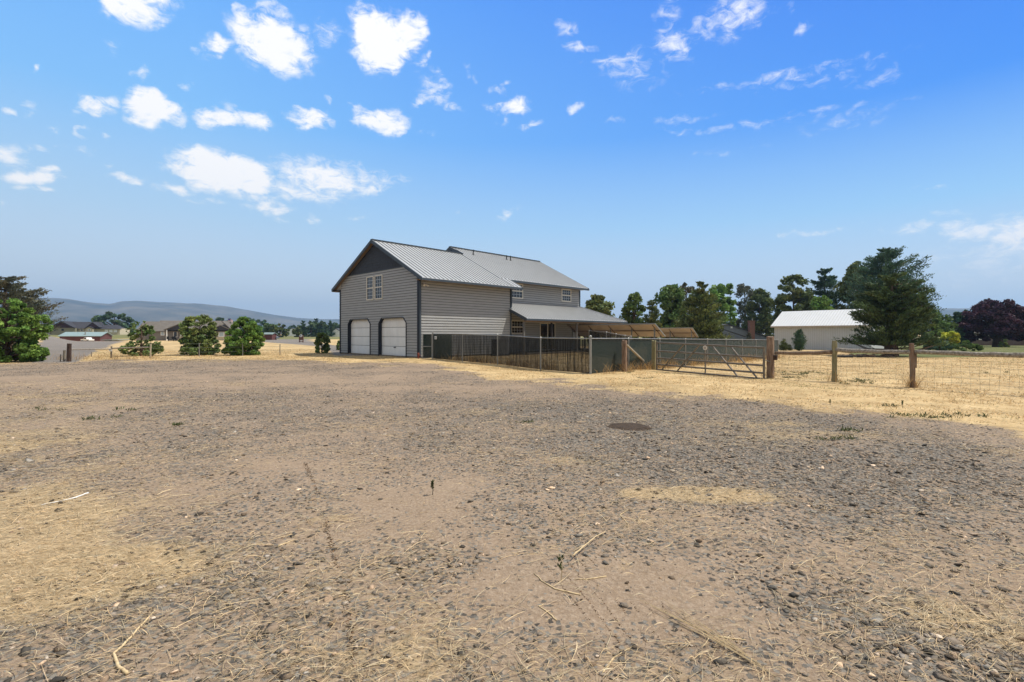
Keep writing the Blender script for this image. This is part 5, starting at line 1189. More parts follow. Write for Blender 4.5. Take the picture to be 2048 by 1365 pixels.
b = MB(); b.add([(X(126), 5, zl(643)), (X(187), 5, zl(643)), (X(199), .9, zl(657.5)), (X(148), .9, zl(657.5)), (X(187), 9.5, zl(657)), (X(126), 9.5, zl(657))], [(0, 3, 2, 1), (1, 2, 4), (0, 1, 4, 5)]); b.build('roof', M['shingle_dark'], fh)
b = MB(); b.add([(X(190), 5, zl(649.3)), (X(221), 5, zl(649.3)), (X(237), .9, zl(658)), (X(190), .9, zl(658)), (X(230), 9, zl(658)), (X(190), 9, zl(658))], [(0, 3, 2, 1), (1, 2, 4), (0, 1, 4, 5)]); b.build('roof', M['shingle_dark'], fh)
b = MB(); b.beam((X(183), 1.5, zl(645)), (X(170), 1.5, zl(655)), 3, .2); b.beam((X(183), 1.5, zl(645)), (X(197), 1.5, zl(655)), 3, .2); b.poly([(X(172), .1, zl(655)), (X(195), .1, zl(655)), (X(183), .1, zl(645.8))], 1); b.build('dormer_gable', [M['shingle_dark'], M['plum_gable']], fh)
b = MB(); b.box(X(171), X(185), -.4, 1.4, -1, zl(656)); b.poly([(X(171), -.41, zl(656)), (X(185), -.41, zl(656)), (X(178), -.41, zl(653.5))]); b.build('bay', M['cream_wall'], fh)
b = MB(); b.beam((X(178), .3, zl(653)), (X(169.5), .3, zl(657)), 2, .2); b.beam((X(178), .3, zl(653)), (X(186.5), .3, zl(657)), 2, .2); b.build('bay_roof', M['shingle_dark'], fh)
window(fh, 'y', -.4, -1, X(175.5), X(180.5), zl(662.5), zl(658), 2, 1, frame='white_paint', fw=.14, double=False)
window(fh, 'y', 0, -1, X(122), X(126.5), zl(662), zl(658), 1, 1, frame='dark_trim', fw=.1, double=False); window(fh, 'y', 0, -1, X(106), X(110.5), zl(662), zl(658), 1, 1, frame='dark_trim', fw=.1, double=False); window(fh, 'y', 1.5, -1, X(154), X(160), zl(662.5), zl(658.3), 2, 1, frame='white_paint', fw=.12, double=False)
for px_ in (204, 213, 222): MB().box(X(px_), X(px_ + 7), 1.38, 1.48, zl(665), zl(659)).build('garage_door', M['white_paint'], fh)
# low white building left of it
Y = 190; m_ = Y / F; wb = facade('white_shed', (at(84, Y), Y, 1.2), (1, 0), 'low white building half hidden behind the bright bush')
MB().box(0, 3.4, 0, 6, -1, zat(658, Y) - 1.2).build('wall', M['white_paint'], wb); b = MB(); gable_roof(b, 0, 3.4 + 5, 0, 6, zat(657, Y) - 1.2, zat(652.5, Y) - 1.2, .2); b.build('roof', M['green_roof'], wb)
# red barn with teal roof
Y = 112; m_ = Y / F; g0 = H(at(170, Y), Y); P = (at(119, Y), Y, g0); zl = lambda py: zat(py, Y) - g0; X = lambda px_: (px_ - 119) * m_
rb = facade('red_barn', P, (1, 0), 'dark red barn with a pale teal metal roof behind the gravel rise', 'barn')
rb.rotation_euler = (0, 0, math.radians(25)); RL, RD = 7.4, 8.7; ze, zg = zl(672), zl(664.2)
b = MB(); b.box(0, RL, .03, RD, -.5, ze - .05); b.poly([(RL + .01, 0, ze - .1), (RL + .01, RD, ze - .1), (RL + .01, RD / 2, zg - .15)]); b.poly([(-.01, 0, ze - .1), (-.01, RD / 2, zg - .15), (-.01, RD, ze - .1)]); b.build('wall', M['red_barn'], rb)
b = MB(); gable_roof(b, 0, RL, 0, RD, ze, zg, .12, ov=.3); b.build('roof', M['green_roof'], rb)
MB().tube([(4.2, 1.6, ze), (4.2, 1.6, ze + 1.1)], .1, 6).box(4.0, 4.4, 1.2, 1.6, ze + .1, ze + .4).build('flue', M['galv'], rb)
# low teal roof right of it
Y = 104; g0 = H(at(222, Y), Y); lr = facade('low_shed', (at(207, Y), Y, g0), (1, 0), 'low shed with a pale blue-green roof in front of the red barn', 'shed')
b = MB(); b.box(.2, 3.4, 0, 2.4, -.3, zat(681.5, Y) - g0); b.build('wall', M['grey_wall'], lr); b = MB(); b.beam((0, 1, zat(680.3, Y) - g0), (3.6, 1, zat(680.0, Y) - g0), 3.2, .16); b.build('roof', M['green_roof'], lr)
# white pickup by the red barn
Y = 101; g0 = -.15; tr = empty('pickup_truck', (at(175, Y), Y, H(at(175, Y), Y)), 0, 'small white pickup parked in front of the red barn', 'pickup')
def extr(prof, y0, y1, mk, nm, par):
    n = len(prof); v = [(x, y0, z) for x, z in prof] + [(x, y1, z) for x, z in prof]
    return MB().add(v, [tuple(range(n)), tuple(reversed(range(n, 2 * n)))] + [(i + n, (i + 1) % n + n, (i + 1) % n, i) for i in range(n)]).build(nm, M[mk], par)
sc_ = .3
extr([(-.75, .35), (.75, .35), (.78, .62), (.38, .66), (.25, .98), (-.15, 1.0), (-.25, .68), (-.76, .66)], -.4, .4, 'white_paint', 'body', tr)
tr.scale = (1.15, 1.6, 1.0)
extr([(-.18, .7), (.28, .7), (.2, .93), (-.1, .94)], -.41, -.405, 'glass', 'side_window', tr)
for wx in (-.48, .48): MB().tube([(wx, -.43, .22), (wx, -.2, .22)], .2, 12).build('wheel', M['rubber'], tr)
# small red shed with teal roof near the tree line
Y = 118; g0 = H(at(528, Y), Y); ss = facade('small_shed', (at(526, Y), Y, g0), (1, -.1), 'small red shed with a light teal roof beside the densest shrub', 'shed')
MB().box(0, 2.3, 0, 2, -.3, zat(668, Y) - g0).build('wall', M['red_barn'], ss); b = MB(); gable_roof(b, 0, 2.3, 0, 2, zat(668.3, Y) - g0, zat(665.5, Y) - g0, .1, ov=.2); b.build('roof', M['green_roof'], ss)
pc = empty('parked_car', (at(546, 120), 120, H(at(546, 120), 120)), 0, 'grey parked car beside the small teal-roofed shed', 'car')
extr([(-1.2, .3), (1.2, .3), (1.25, .7), (.8, .8), (.45, 1.25), (-.6, 1.25), (-.95, .8), (-1.25, .72)], -.8, .8, 'ac_metal', 'body', pc)
extr([(-.75, .82), (.6, .82), (.4, 1.18), (-.55, 1.18)], -.81, -.805, 'glass', 'side_window', pc)
for wx in (-.75, .75): MB().tube([(wx, -.83, .3), (wx, -.6, .3)], .3, 12).build('wheel', M['rubber'], pc)
# red implement with round white sign on the bend
Y = 84; m_ = Y / F; g0 = H(at(603, Y), Y); im = empty('round_sign', (at(602.5, Y), Y, g0), 0, 'round white sign with a dark emblem on a rusty red stand at the road bend', 'sign')
zz = zat(672, Y) - g0; b = MB()
for sx in (-.32, .32): b.beam((sx, 0, 0), (sx * .9, 0, zz + .1), .12)
b.box(-.4, .4, -.05, .05, zz - .75, zz - .2); b.box(-.38, .38, -.08, .08, .12, .24); b.build('stand', M['red_paint'], im)
MB().tube([(0, -.14, zz), (0, -.09, zz)], .23, 18).build('disc', M['white_paint'], im)
MB().box(-.05, .05, -.155, -.141, zz - .13, zz + .13).box(-.12, .12, -.156, -.142, zz - .03, zz + .03).build('emblem', M['black'], im)
# distant white houses
for i, (px_, Y, w, ht_, lab) in enumerate(((574, 300, 6, 3.2, 'distant white house showing between the far trees above the field'), (664, 250, 4, 2.6, 'distant white gabled house left of the garage, with a small grey roof'), (674, 262, 4, 3.4, 'distant white house closest to the garage wall'))):
    wh = facade('white_house', (at(px_, Y), Y, H(at(px_, Y), Y)), (1, .1), lab)
    b = MB().box(0, w, 0, 6, -.5, ht_); b.poly([(0, -.01, ht_), (w, -.01, ht_), (w / 2, -.01, ht_ + 1.5)]); b.build('wall', M['white_paint'], wh)
    b = MB()
    for s in (-1, 1): b.beam((w / 2, 3, ht_ + 1.65), (w / 2 + s * (w / 2 + .4), 3, ht_ - .1), 6.4, .18)
    b.build('roof', M['grey_roof'], wh)
# junk pile behind the rail fence
jx, jy = at(1695, 36), 36
jk = empty('scrap_heap', (jx, jy, H(jx, jy)), -.2, 'heap of brushwood and dark scrap behind the rail fence near the pine', 'scrap')
rnd = random.Random(12); b = MB()
for i in range(46):
    x = rnd.uniform(-1.3, 3.2); y = rnd.uniform(-.8, .8); z = rnd.uniform(.02, .28) * (1 - abs(x - .9) / 3); a_ = rnd.uniform(0, 6.28); l = rnd.uniform(.25, .8)
    b.tube([(x, y, z), (x + l * .5 * math.cos(a_), y + l * .5 * math.sin(a_), z + rnd.uniform(-.04, .16)), (x + l * math.cos(a_), y + l * math.sin(a_), max(.02, z + rnd.uniform(-.1, .16)))], [.022, .018, .01], 5)
b.build('branches', M['timber'], jk)
MB().tube([(-1.25, -.9, .08), (-.1, -1.0, .09)], .09, 8).build('black_pipe', M['black'], jk); MB().tube([(.3, -.7, .1), (.65, -.75, .12)], .1, 8).build('black_pipe', M['black'], jk)
b = MB()
for i in range(9):
    x = rnd.uniform(.2, 3.1); y = rnd.uniform(-.2, .9); s_x = rnd.uniform(.12, .3); b.add([(x - s_x, y - .15, 0), (x + s_x, y - .2, 0), (x + s_x * .8, y + .2, 0), (x - s_x * .9, y + .15, 0), (x - s_x * .5, y, .18), (x + s_x * .4, y, .22)], [(0, 1, 5, 4), (1, 2, 5), (2, 3, 4, 5), (3, 0, 4)])
b.build('rubble', M['timber_dark'], jk)

# ---------------------------------------------------------------- loose ground cover
def view_points(rng, n, y0, y1, pw=1.0, kmax=1.18):
    """random points in front of the camera, density falling as 1/Y^pw"""
    u = rng.random(n)
    if abs(pw - 1) < 1e-6: Y = y0 + (y1 - y0) * u      # width grows with Y -> density ~1/Y
    else:
        e = 2 - pw; Y = (y0 ** e + (y1 ** e - y0 ** e) * u) ** (1 / e)
    X = rng.uniform(-kmax, kmax, n) * Y
    return X, Y
def rocks(name, rng, X, Y, size, template_v, template_f, material, flat=.34, sink=.2):
    n = len(X); nv = len(template_v); Z = height(X, Y)
    V = template_v[None] * (1 + rng.uniform(-.38, .38, (n, nv, 1))) + rng.uniform(-.19, .19, (n, nv, 3))
    sc = size[:, None] * np.stack([rng.uniform(.75, 1.35, n), rng.uniform(.6, 1.05, n), rng.uniform(.6, 1.4, n) * flat], 1)
    V = V * sc[:, None, :]
    tx = rng.normal(0, .22, n); V[..., 2] += V[..., 0] * np.tan(tx)[:, None]
    th = rng.uniform(0, 2 * np.pi, n); c, s = np.cos(th)[:, None], np.sin(th)[:, None]
    x = V[..., 0] * c - V[..., 1] * s + X[:, None]; y = V[..., 0] * s + V[..., 1] * c + Y[:, None]; z = V[..., 2] + (Z + size * flat * sink)[:, None]
    v = np.stack([x, y, z], -1).reshape(-1, 3); f = (template_f[None] + (np.arange(n) * nv)[:, None, None]).reshape(-1, template_f.shape[1])
    base = np.clip(np.exp(rng.normal(-.30, .48, n)), .22, 2.3); dusty = rng.random(n) < .38; base = np.where(dusty, base * 1.4, base); warm = np.where(dusty, rng.uniform(.08, .3, n), rng.uniform(-.02, .14, n))
    br = rng.random(n) < .07; base = np.where(br, base * 1.6, base)
    t = np.repeat(np.stack([base * (1 + warm), base, base * (1 - warm * .8)], 1), nv, 0)
    return v, f, t
ico_v = []; 
ph = (1 + 5 ** .5) / 2
for a_, b_ in ((-1, ph), (1, ph), (-1, -ph), (1, -ph)): ico_v += [(a_, b_, 0)]
for a_, b_ in ((-1, ph), (1, ph), (-1, -ph), (1, -ph)): ico_v += [(0, a_, b_)]
for a_, b_ in ((ph, -1), (ph, 1), (-ph, -1), (-ph, 1)): ico_v += [(a_, 0, b_)]
ico_v = np.array(ico_v, float) / 1.9 / 2 * 1.1
ico_f = np.array([(0, 11, 5), (0, 5, 1), (0, 1, 7), (0, 7, 10), (0, 10, 11), (1, 5, 9), (5, 11, 4), (11, 10, 2), (10, 7, 6), (7, 1, 8), (3, 9, 4), (3, 4, 2), (3, 2, 6), (3, 6, 8), (3, 8, 9), (4, 9, 5), (2, 4, 11), (6, 2, 10), (8, 6, 7), (9, 8, 1)])
oct_v = np.array([(.5, 0, 0), (.1, .5, 0), (-.5, .1, 0), (-.1, -.5, 0), (.05, .05, .5), (0, 0, -.4)]); oct_f = np.array([(0, 1, 4), (1, 2, 4), (2, 3, 4), (3, 0, 4), (1, 0, 5), (2, 1, 5), (3, 2, 5), (0, 3, 5)])
M['stone'] = mat('stone', (.150, .135, .117), .95, col2=(.235, .213, .185), scale=40, attr='tint', spec=.08, bump=.3, bscale=90)
def clods(rng, pxs, n, jit, size):
    P_ = [gp(a, b) for a, b in pxs]; X, Y = [], []
    seg = [math.hypot(P_[i + 1][0] - P_[i][0], P_[i + 1][1] - P_[i][1]) for i in range(len(P_) - 1)]; tot_ = sum(seg)
    for i in range(len(P_) - 1):
        k = int(n * seg[i] / tot_); t = rng.random(k); X += list(P_[i][0] + (P_[i + 1][0] - P_[i][0]) * t + rng.normal(0, jit, k)); Y += list(P_[i][1] + (P_[i + 1][1] - P_[i][1]) * t + rng.normal(0, jit, k))
    X = np.array(X); Y = np.array(Y); keep = fbm(X * 3, Y * 3, 2, 66) > .42; X, Y = X[keep], Y[keep]
    return rocks('c', rng, X, Y, rng.uniform(.5, 1.4, len(X)) * size, ico_v, ico_f, None, flat=.3)
def build_gravel():
    rg = np.random.default_rng(51); parts = [clods(rg, [(610, 925), (625, 960), (645, 1010), (660, 1080), (688, 1180), (700, 1260), (706, 1363)], 900, .012, .010)]
    for i in range(7):
        o_ = i * 17; parts.append(clods(rg, [(1085 + o_ * 1.2, 1120 - o_ * .25), (1150 + o_ * 1.5, 1200 - o_ * .2), (1215 + o_ * 1.7, 1290)], 150, .004, .006))
    vv, ff, tt_ = [], [], []; off = 0
    for v, f, t in parts: vv.append(v); ff.append(f + off); tt_.append(t * np.array([.62, .5, .4])); off += len(v)
    tag(np_mesh('soil_crumbs', np.vstack(vv), np.vstack(ff), M['stone'], col=np.vstack(tt_)), kind='stuff', label='dark soil crumbs along the tyre tracks in the dirt', cat='soil')
    rng = np.random.default_rng(5)
    X, Y = view_points(rng, 240000, 1.5, 11, 1.15); z = zones(X, Y)
    clus = fbm(X * 5, Y * 5, 3, 91)
    p = np.clip(z['stone'] * .95 - .12, .03, 1) * sstep(.36, .66, clus + z['stone'] * .2) * (1 - .55 * z['straw']) * z['lot']
    k = rng.random(len(X)) < p; X, Y = X[k], Y[k]
    size = np.exp(rng.normal(math.log(.0082), .72, len(X))); size = np.clip(size, .004, .05) * (1 + .02 * Y)
    v, f, t = rocks('g', rng, X, Y, size, ico_v, ico_f, None)
    tag(np_mesh('gravel', v, f, M['stone'], col=t), kind='stuff', label='loose grey crushed stone chips over the near lot', cat='gravel')
    X, Y = view_points(rng, 330000, 10.5, 34, .8); z = zones(X, Y); clus = fbm(X * 2.2, Y * 2.2, 3, 92)
    p = np.clip(z['stone'] * .9 + .02, .08, 1) * sstep(.32, .62, clus + z['stone'] * .22) * z['lot'] * (1 - .5 * z['straw'])
    k = rng.random(len(X)) < p; X, Y = X[k], Y[k]
    size = np.clip(np.exp(rng.normal(math.log(.017), .45, len(X))), .010, .06) * (1 + .012 * (Y - 10))
    v, f, t = rocks('g', rng, X, Y, size, oct_v, oct_f, None, flat=.5)
    tag(np_mesh('gravel', v, f, M['stone'], col=t), kind='stuff', label='grey crushed stone scattered over the far half of the lot', cat='gravel')
build_gravel()
M['straw'] = mat('straw', (.46, .34, .19), .75, col2=(.78, .65, .44), scale=25, attr='tint', transl=.2, spec=.3)
M['stubble'] = mat('stubble', (.48, .33, .16), .8, col2=(.78, .60, .34), scale=2.5, attr='tint', transl=.25)
def strands(rng, X, Y, length, width, lift, heading, bend=.25, pitch=None):
    """flat bent strips: 4 stations x 2 verts"""
    n = len(X); Z = height(X, Y); ns = 4; u = np.linspace(0, 1, ns)
    cx, cy = np.cos(heading), np.sin(heading); bx, by = -cy, cx; bd = rng.normal(0, bend, n)
    P = np.zeros((n, ns, 3)); L_ = length[:, None] * u[None]
    side = bd[:, None] * length[:, None] * (u[None] ** 2)
    pit = np.zeros(n) if pitch is None else pitch
    P[..., 0] = X[:, None] + cx[:, None] * L_ * np.cos(pit)[:, None] + bx[:, None] * side; P[..., 1] = Y[:, None] + cy[:, None] * L_ * np.cos(pit)[:, None] + by[:, None] * side
    P[..., 2] = Z[:, None] + lift[:, None] + L_ * np.sin(pit)[:, None] + (rng.uniform(0, .012, (n, 1)) * np.sin(np.pi * u)[None] if pitch is None else 0)
    wv = np.stack([bx, by, rng.normal(0, .4, n)], 1)[:, None, :] * (width[:, None] * np.array([.8, 1, .9, .35])[None])[..., None] * .5
    v = np.stack([P - wv, P + wv], 2).reshape(-1, 3); i0 = (np.arange(n) * ns * 2)[:, None]
    f = np.concatenate([np.stack([i0 + 2 * k, i0 + 2 * k + 1, i0 + 2 * k + 3, i0 + 2 * k + 2], -1) for k in range(ns - 1)], 1).reshape(-1, 4)
    b = rng.uniform(.42, 1.18, n); w = rng.uniform(-.05, .12, n); t = np.repeat(np.stack([b * (1 + w), b, b * (1 - w)], 1), ns * 2, 0)
    return v, f, t
def build_straw():
    rng = np.random.default_rng(9)
    X, Y = view_points(rng, 260000, 1.4, 15, 1.0); z = zones(X, Y)
    clus = fbm(X * 4, Y * 4, 3, 44)
    edge = 4 * z['lot'] * (1 - z['lot']); p = np.clip(z['straw'] * 1.0 + .5 * edge * sstep(.34, .64, clus + z['straw'] * .26) + .035, .02, 1)
    k = rng.random(len(X)) < p; X, Y = X[k], Y[k]; n = len(X)
    left = sstep(1, -1.5, X); hd = rng.normal(.35, .55, n) + np.where(rng.random(n) < .35, rng.uniform(0, 6.28, n), 0) + np.where(rng.random(n) < .5, np.pi, 0)
    ln = np.clip(np.exp(rng.normal(math.log(.06), .65, n)), .012, .40); wd = rng.uniform(.0009, .0024, n) * (1 + .12 * Y)
    v, f, t = strands(rng, X, Y, ln, wd, rng.uniform(.002, .016, n), hd)
    tag(np_mesh('straw_litter', v, f, M['straw'], col=t), kind='stuff', label='dry straw stalks strewn over the dirt and gravel', cat='straw')
    # dry stubble field
    X, Y = view_points(rng, 330000, 8, 46, .75); z = zones(X, Y); n2_ = fbm(X * 1.2, Y * 1.2, 3, 3)
    m_ = (1 - z['lot']) * (1 - z['lawn']) * (1 - z['road'])
    loc = ((X - HC[0]) * d2[0] + (Y - HC[1]) * d2[1], (X - HC[0]) * d1[0] + (Y - HC[1]) * d1[1])
    inh = (loc[0] > -.1) & (loc[0] < 21) & (loc[1] > -1.3) & (loc[1] < 13)
    k = (rng.random(len(X)) < m_ * sstep(.3, .6, n2_) * 1.1) & ~inh; X, Y = X[k], Y[k]; n = len(X)
    ln = rng.uniform(.02, .075, n) * (.6 + .8 * fbm(X * .4, Y * .4, 2, 8)); wd = rng.uniform(.004, .009, n) * (1 + .05 * Y)
    v, f, t = strands(rng, X, Y, ln, wd, np.zeros(n), rng.uniform(0, 6.28, n), .35, pitch=rng.uniform(.05, .9, n))
    g = fbm(X * .7 + 3, Y * .7, 3, 19); gt_ = np.repeat(sstep(.60, .72, g) * (rng.random(n) < .5), 8)[:, None]
    t = t * (1 - gt_) + t * np.array([.38, .52, .35]) * gt_
    tag(np_mesh('dry_grass', v, f, M['stubble'], col=t), kind='stuff', label='sun-bleached dry grass stubble round the fences', cat='grass')
    # taller dry grass tufts by posts and fence feet
    bx_, by_ = [], []
    def cl(x, y, r, k): bx_.extend(rng.normal(x, r, k)); by_.extend(rng.normal(y, r, k))
    for p in (pA, pB, pC, pD, Q[1], Q[2], Q[3]): cl(p[0], p[1], .11, 45)
    cl(Q[2][0] + .12, Q[2][1] + .05, .08, 60)
    for i in range(9):
        a, b2 = pp[i], pp[i + 1]
        for j in range(7): q = lin(a, b2, rng.random()); cl(q[0] + .25, q[1] - .3, .14, 14)
    for px_, Y_ in ((1330, 22), (1345, 25), (1372, 26), (1392, 24), (1470, 30), (1480, 27), (1497, 29), (1290, 21.5), (1460, 33), (1275, 20.8), (1283, 21.2), (1262, 20.5)): cl(at(px_, Y_), Y_, .25, 120)
    for i in range(60):
        t_ = rng.random(); q = lin(pts[0], pts[-1], t_); cl(q[0] + .15, q[1] + .15, .12, 18)
    for px_ in (120, 160, 200, 300, 230, 262): x_, y_ = gp(px_, 719.5); cl(x_, y_, .3, 60)
    X = np.array(bx_); Y = np.array(by_); n = len(X); ln = rng.uniform(.12, .5, n); wd = rng.uniform(.006, .012, n)
    v, f, t = strands(rng, X, Y, ln, wd, np.zeros(n), rng.uniform(0, 6.28, n), .4, pitch=rng.uniform(.8, 1.5, n))
    t = t * np.array([.80, .72, .60])
    tag(np_mesh('tall_dry_grass', v, f, M['stubble'], col=t), kind='stuff', label='taller tan weeds round fence feet and posts', cat='grass')
build_straw()
# green weeds in the dry grass
M['weed'] = mat('weed', (.05, .075, .025), .7, col2=(.12, .14, .05), scale=20, attr='tint', transl=.3)
def build_weeds():
    rng = np.random.default_rng(21); P_ = []
    for px_, py_, s_w, k in ((1560, 741, 14, 20), (1600, 748, 26, 30), (1585, 756, 20, 20), (1712, 760, 8, 16), (1730, 764, 14, 18), (1745, 747, 12, 12), (1688, 766, 6, 10), (1985, 745, 10, 6), (1258, 744, 5, 10), (1290, 758, 10, 10), (1730, 762, 18, 14), (2010, 742, 6, 5),
                             (1480, 728, 20, 16), (1430, 724, 16, 12), (1620, 745, 30, 30), (1545, 735, 14, 14), (1780, 812, 10, 6), (1860, 830, 60, 16), (1905, 835, 60, 18), (1660, 880, 30, 10), (1690, 862, 20, 8), (190, 838, 50, 14), (380, 851, 24, 9), (245, 821, 22, 9), (60, 820, 40, 10), (1045, 846, 22, 8)):
        for j in range(max(2, int(k * (.55 if px_ > 1200 else .35)))):
            x_, y_ = gp(px_ + rng.normal(0, s_w), py_ + rng.normal(0, 1.6)); P_.append((x_, y_))
    for x_, y_ in P_:
        pass
    P_ = np.array(P_); n = len(P_); X = np.repeat(P_[:, 0], 16) + rng.normal(0, .045, n * 16); Y = np.repeat(P_[:, 1], 16) + rng.normal(0, .045, n * 16); m = len(X)
    v, f, t = strands(rng, X, Y, rng.uniform(.02, .08, m), rng.uniform(.008, .018, m), np.zeros(m), rng.uniform(0, 6.28, m), .4, pitch=rng.uniform(.2, 1.2, m))
    tag(np_mesh('weeds', v, f, M['weed'], col=t), kind='stuff', label='small green weeds dotted through the dry grass', cat='weeds')
build_weeds()
# individual foreground things
def sprig(name, px_, py_, h, label, seed, mk='weed', n=46, spread=.016):
    x_, y_ = gp(px_, py_); rt = empty(name, (x_, y_, H(x_, y_)), 0, label, 'weed'); rng = np.random.default_rng(seed)
    MB().tube([(0, 0, -.01), (.006, 0, h * .5), (-.004, .004, h)], [.0035, .003, .0015], 5).build('stem', M['straw_stalk'] if mk != 'weed' else M['weed'], rt)
    zz = rng.uniform(.3, 1.0, n) ** .7 * h; a = rng.uniform(0, 6.28, n); r = rng.uniform(.2, 1, n) * spread
    cen = np.stack([r * np.cos(a), r * np.sin(a), zz], 1); tt_ = np.ones((n, 3)) * rng.uniform(.6, 1.1, (n, 1))
    d_ = np.stack([np.cos(a) * .6, np.sin(a) * .6, np.ones(n)], 1)
    v, f, c = leaves(rng, cen, tt_, .032, 'needle', direction=d_); np_mesh('leaves', v, f, M['weed'], rt, col=c)
sprig('weed', 865, 991, .135, 'small upright green weed standing alone in the dirt', 1)
sprig('weed', 1122, 1160, .17, 'thin wilting weed on a pale stalk by the twigs', 2, mk='x', n=26, spread=.02)
sprig('weed', 1660, 812, .13, 'single upright weed at the edge of the dry grass', 3, n=40)
sprig('weed', 1805, 817, .15, 'dark bushy weed stem at the gravel edge below the split post', 4, n=60)
def stick(name, pxs, rad, mk, label, cat='stick', lift=.0):
    P = [gp(a, b) for a, b in pxs]; o = empty(name, (P[0][0], P[0][1], H(*P[0])), 0, label, cat)
    q = []; R = []
    for i in range(len(P) - 1):
        for k in range(4):
            t = k / 4; x_, y_ = lin(P[i], P[i + 1], t); q.append((x_ - P[0][0] + random.Random(i * 9 + k).uniform(-.003, .003), y_ - P[0][1], H(x_, y_) - H(*P[0]) + rad * .8 + lift)); R.append(rad * (1 - .5 * (i + t) / (len(P) - 1)))
    x_, y_ = P[-1]; q.append((x_ - P[0][0], y_ - P[0][1], H(x_, y_) - H(*P[0]) + rad * .6 + lift)); R.append(rad * .4)
    MB().tube(q, R, 7).build('stick', M[mk], o, True)
stick('dry_stick', [(255, 1346), (236, 1332), (228, 1306), (262, 1272), (310, 1218)], .008, 'straw_stalk', 'long pale bent stalk lying at the lower left')
stick('dry_stick', [(176, 986), (150, 995), (118, 1002), (82, 1009)], .008, 'white_paint', 'bleached whitish stick lying on the straw at left')
stick('dry_stick', [(1160, 1187), (1110, 1175), (1084, 1160), (1068, 1144)], .0045, 'straw_stalk', 'pale curved twig, thickest in the bare dirt')
stick('dry_stick', [(1212, 1150), (1172, 1156), (1150, 1155)], .004, 'straw_stalk', 'short straight twig right of the wilting weed')
stick('dry_stick', [(1112, 1238), (1096, 1222), (1078, 1210), (1088, 1206)], .004, 'straw_stalk', 'thin kinked twig below the curved twig')
stick('dry_stick', [(1146, 1119), (1170, 1098), (1192, 1080), (1210, 1071)], .005, 'straw_stalk', 'forked twig slanting up to the right', lift=.03)
stick('dry_stick', [(1256, 1048), (1240, 1030), (1262, 1018)], .004, 'straw_stalk', 'small pale forked twig on the dark stones')
stick('dry_stick', [(1204, 1345), (1228, 1312), (1262, 1292)], .004, 'straw_stalk', 'pale curved stalk near the bottom middle')
stick('dry_stick', [(1434, 1272), (1462, 1278), (1492, 1281)], .0045, 'straw_stalk', 'straight pale stalk left of the straw bundle')
stick('dry_stick', [(555, 1090), (590, 1075)], .005, 'straw_stalk', 'short straight twig in the bare dirt left of centre')
# bundle of long straw at lower right
def bundle():
    rng = np.random.default_rng(4); x0, y0 = gp(1560, 1362); x1, y1 = gp(1330, 1215); o = empty('straw_bundle', (x0, y0, H(x0, y0)), 0, 'bundle of long straw stalks lying at the lower right', 'straw')
    b = MB()
    for i in range(15):
        e = rng.normal(0, .02, 2); s = rng.normal(0, .006, 2); t0, t1 = rng.uniform(0, .3), rng.uniform(.6, 1.1)
        A_ = (x0 + (x1 - x0) * t0 + s[0], y0 + (y1 - y0) * t0 + s[1]); B_ = (x0 + (x1 - x0) * t1 + e[0] * 2.5, y0 + (y1 - y0) * t1 + e[1] * 1.5); zz = rng.uniform(.004, .02)
        b.tube([(A_[0] - x0, A_[1] - y0, H(*A_) - H(x0, y0) + zz), ((A_[0] + B_[0]) / 2 - x0 + rng.normal(0, .008), (A_[1] + B_[1]) / 2 - y0, H((A_[0] + B_[0]) / 2, (A_[1] + B_[1]) / 2) - H(x0, y0) + zz + .008), (B_[0] - x0, B_[1] - y0, H(*B_) - H(x0, y0) + zz)], [.0011, .0016, .001], 4)
    b.build('stalks', M['straw_stalk'], o)
bundle()
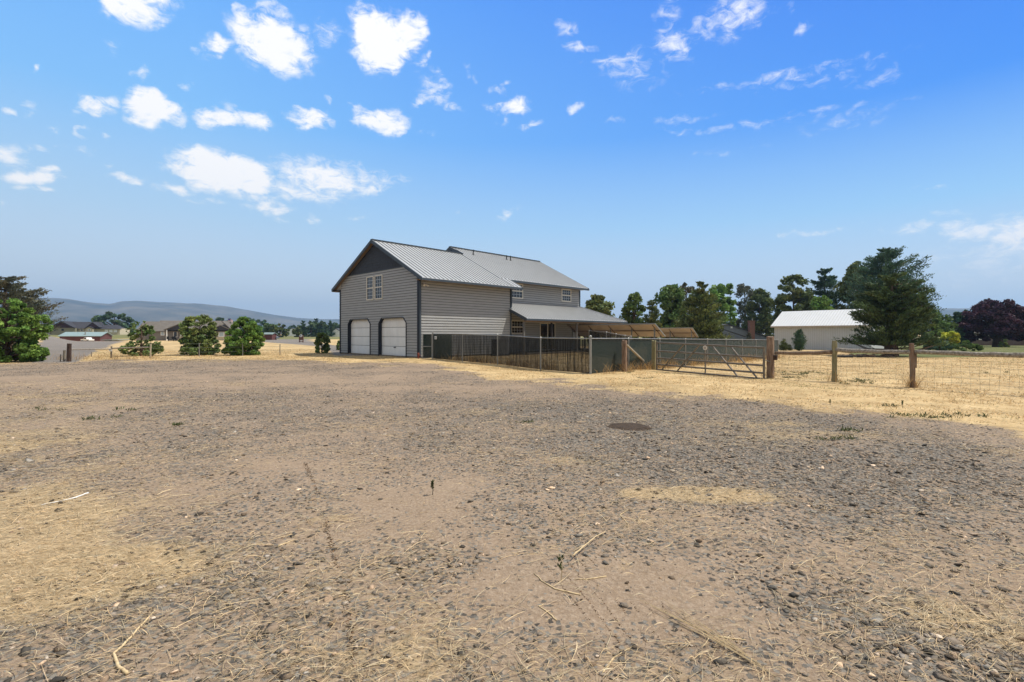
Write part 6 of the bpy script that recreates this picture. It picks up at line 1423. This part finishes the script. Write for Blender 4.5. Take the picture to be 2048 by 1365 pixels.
# dark sunken patch in the gravel
x_, y_ = gp(1259, 855.5); mc = bpy.data.meshes.new('x'); rnd = random.Random(3); b = MB(); ring = []
for k in range(3):
    for a in range(22):
        t_ = a / 22 * 2 * math.pi; r_ = (.10, .22, .31)[k] * (1 + rnd.uniform(-.14, .14)); ring.append((r_ * math.cos(t_) * 1.15, r_ * math.sin(t_), (.022, .016, -.004)[k] + rnd.uniform(-.004, .006)))
b.add([(0, 0, .02)] + ring, [(0, 1 + i, 1 + (i + 1) % 22) for i in range(22)] + [(1 + k * 22 + i, 1 + (k + 1) * 22 + i, 1 + (k + 1) * 22 + (i + 1) % 22, 1 + k * 22 + (i + 1) % 22) for k in range(2) for i in range(22)])
o = b.build('ash_patch', mat('ash', (.03, .022, .016), .95, col2=(.09, .06, .04), scale=30, bump=.8, bscale=60)); o.location = (x_, y_, H(x_, y_) + .004); tag(o, 'dark round patch of burnt soil in the gravel right of centre', 'ash patch')
# a few larger stones
rng0 = np.random.default_rng(77)
for i, (px_, py_, s_s, lab) in enumerate(((1067, 1088, .035, 'dark brown egg-shaped stone in the dirt'), (1588, 1190, .05, 'largest dark flat stone at the lower right'), (595, 1125, .04, 'dark stone with a black shadow left of centre'), (50, 1304, .055, 'dark stone at the lower left edge'), (1495, 1040, .035, 'dark stone right of the straw patch'), (1395, 1090, .045, 'pair-topped dark stone among small chips'))):
    x_, y_ = gp(px_, py_); o_v, o_f, o_t = rocks('s', rng0, np.array([0.]), np.array([0.]), np.array([s_s]), ico_v, ico_f, None, flat=.6)
    o_v = o_v - np.array([0, 0, height(np.array([0.]), np.array([0.]))[0]]); o = np_mesh('stone', o_v, o_f, M['stone'], col=o_t * 0 + .42); o.location = (x_, y_, H(x_, y_)); tag(o, lab, 'stone')

# ---------------------------------------------------------------- haze
hz = MB().box(-7000, 7000, -7000, 7000, -6, 420)
m = bpy.data.materials.new('haze'); nt, N, L = nodes_of(m); pv = N.new('ShaderNodeVolumePrincipled'); pv.inputs['Color'].default_value = (.44, .68, 1, 1); pv.inputs['Density'].default_value = .00020; pv.inputs['Anisotropy'].default_value = .2
o_ = N.new('ShaderNodeOutputMaterial'); L.new(pv.outputs[0], o_.inputs['Volume'])
HAZE = True
if HAZE: tag(hz.build('haze', m), kind='stuff')
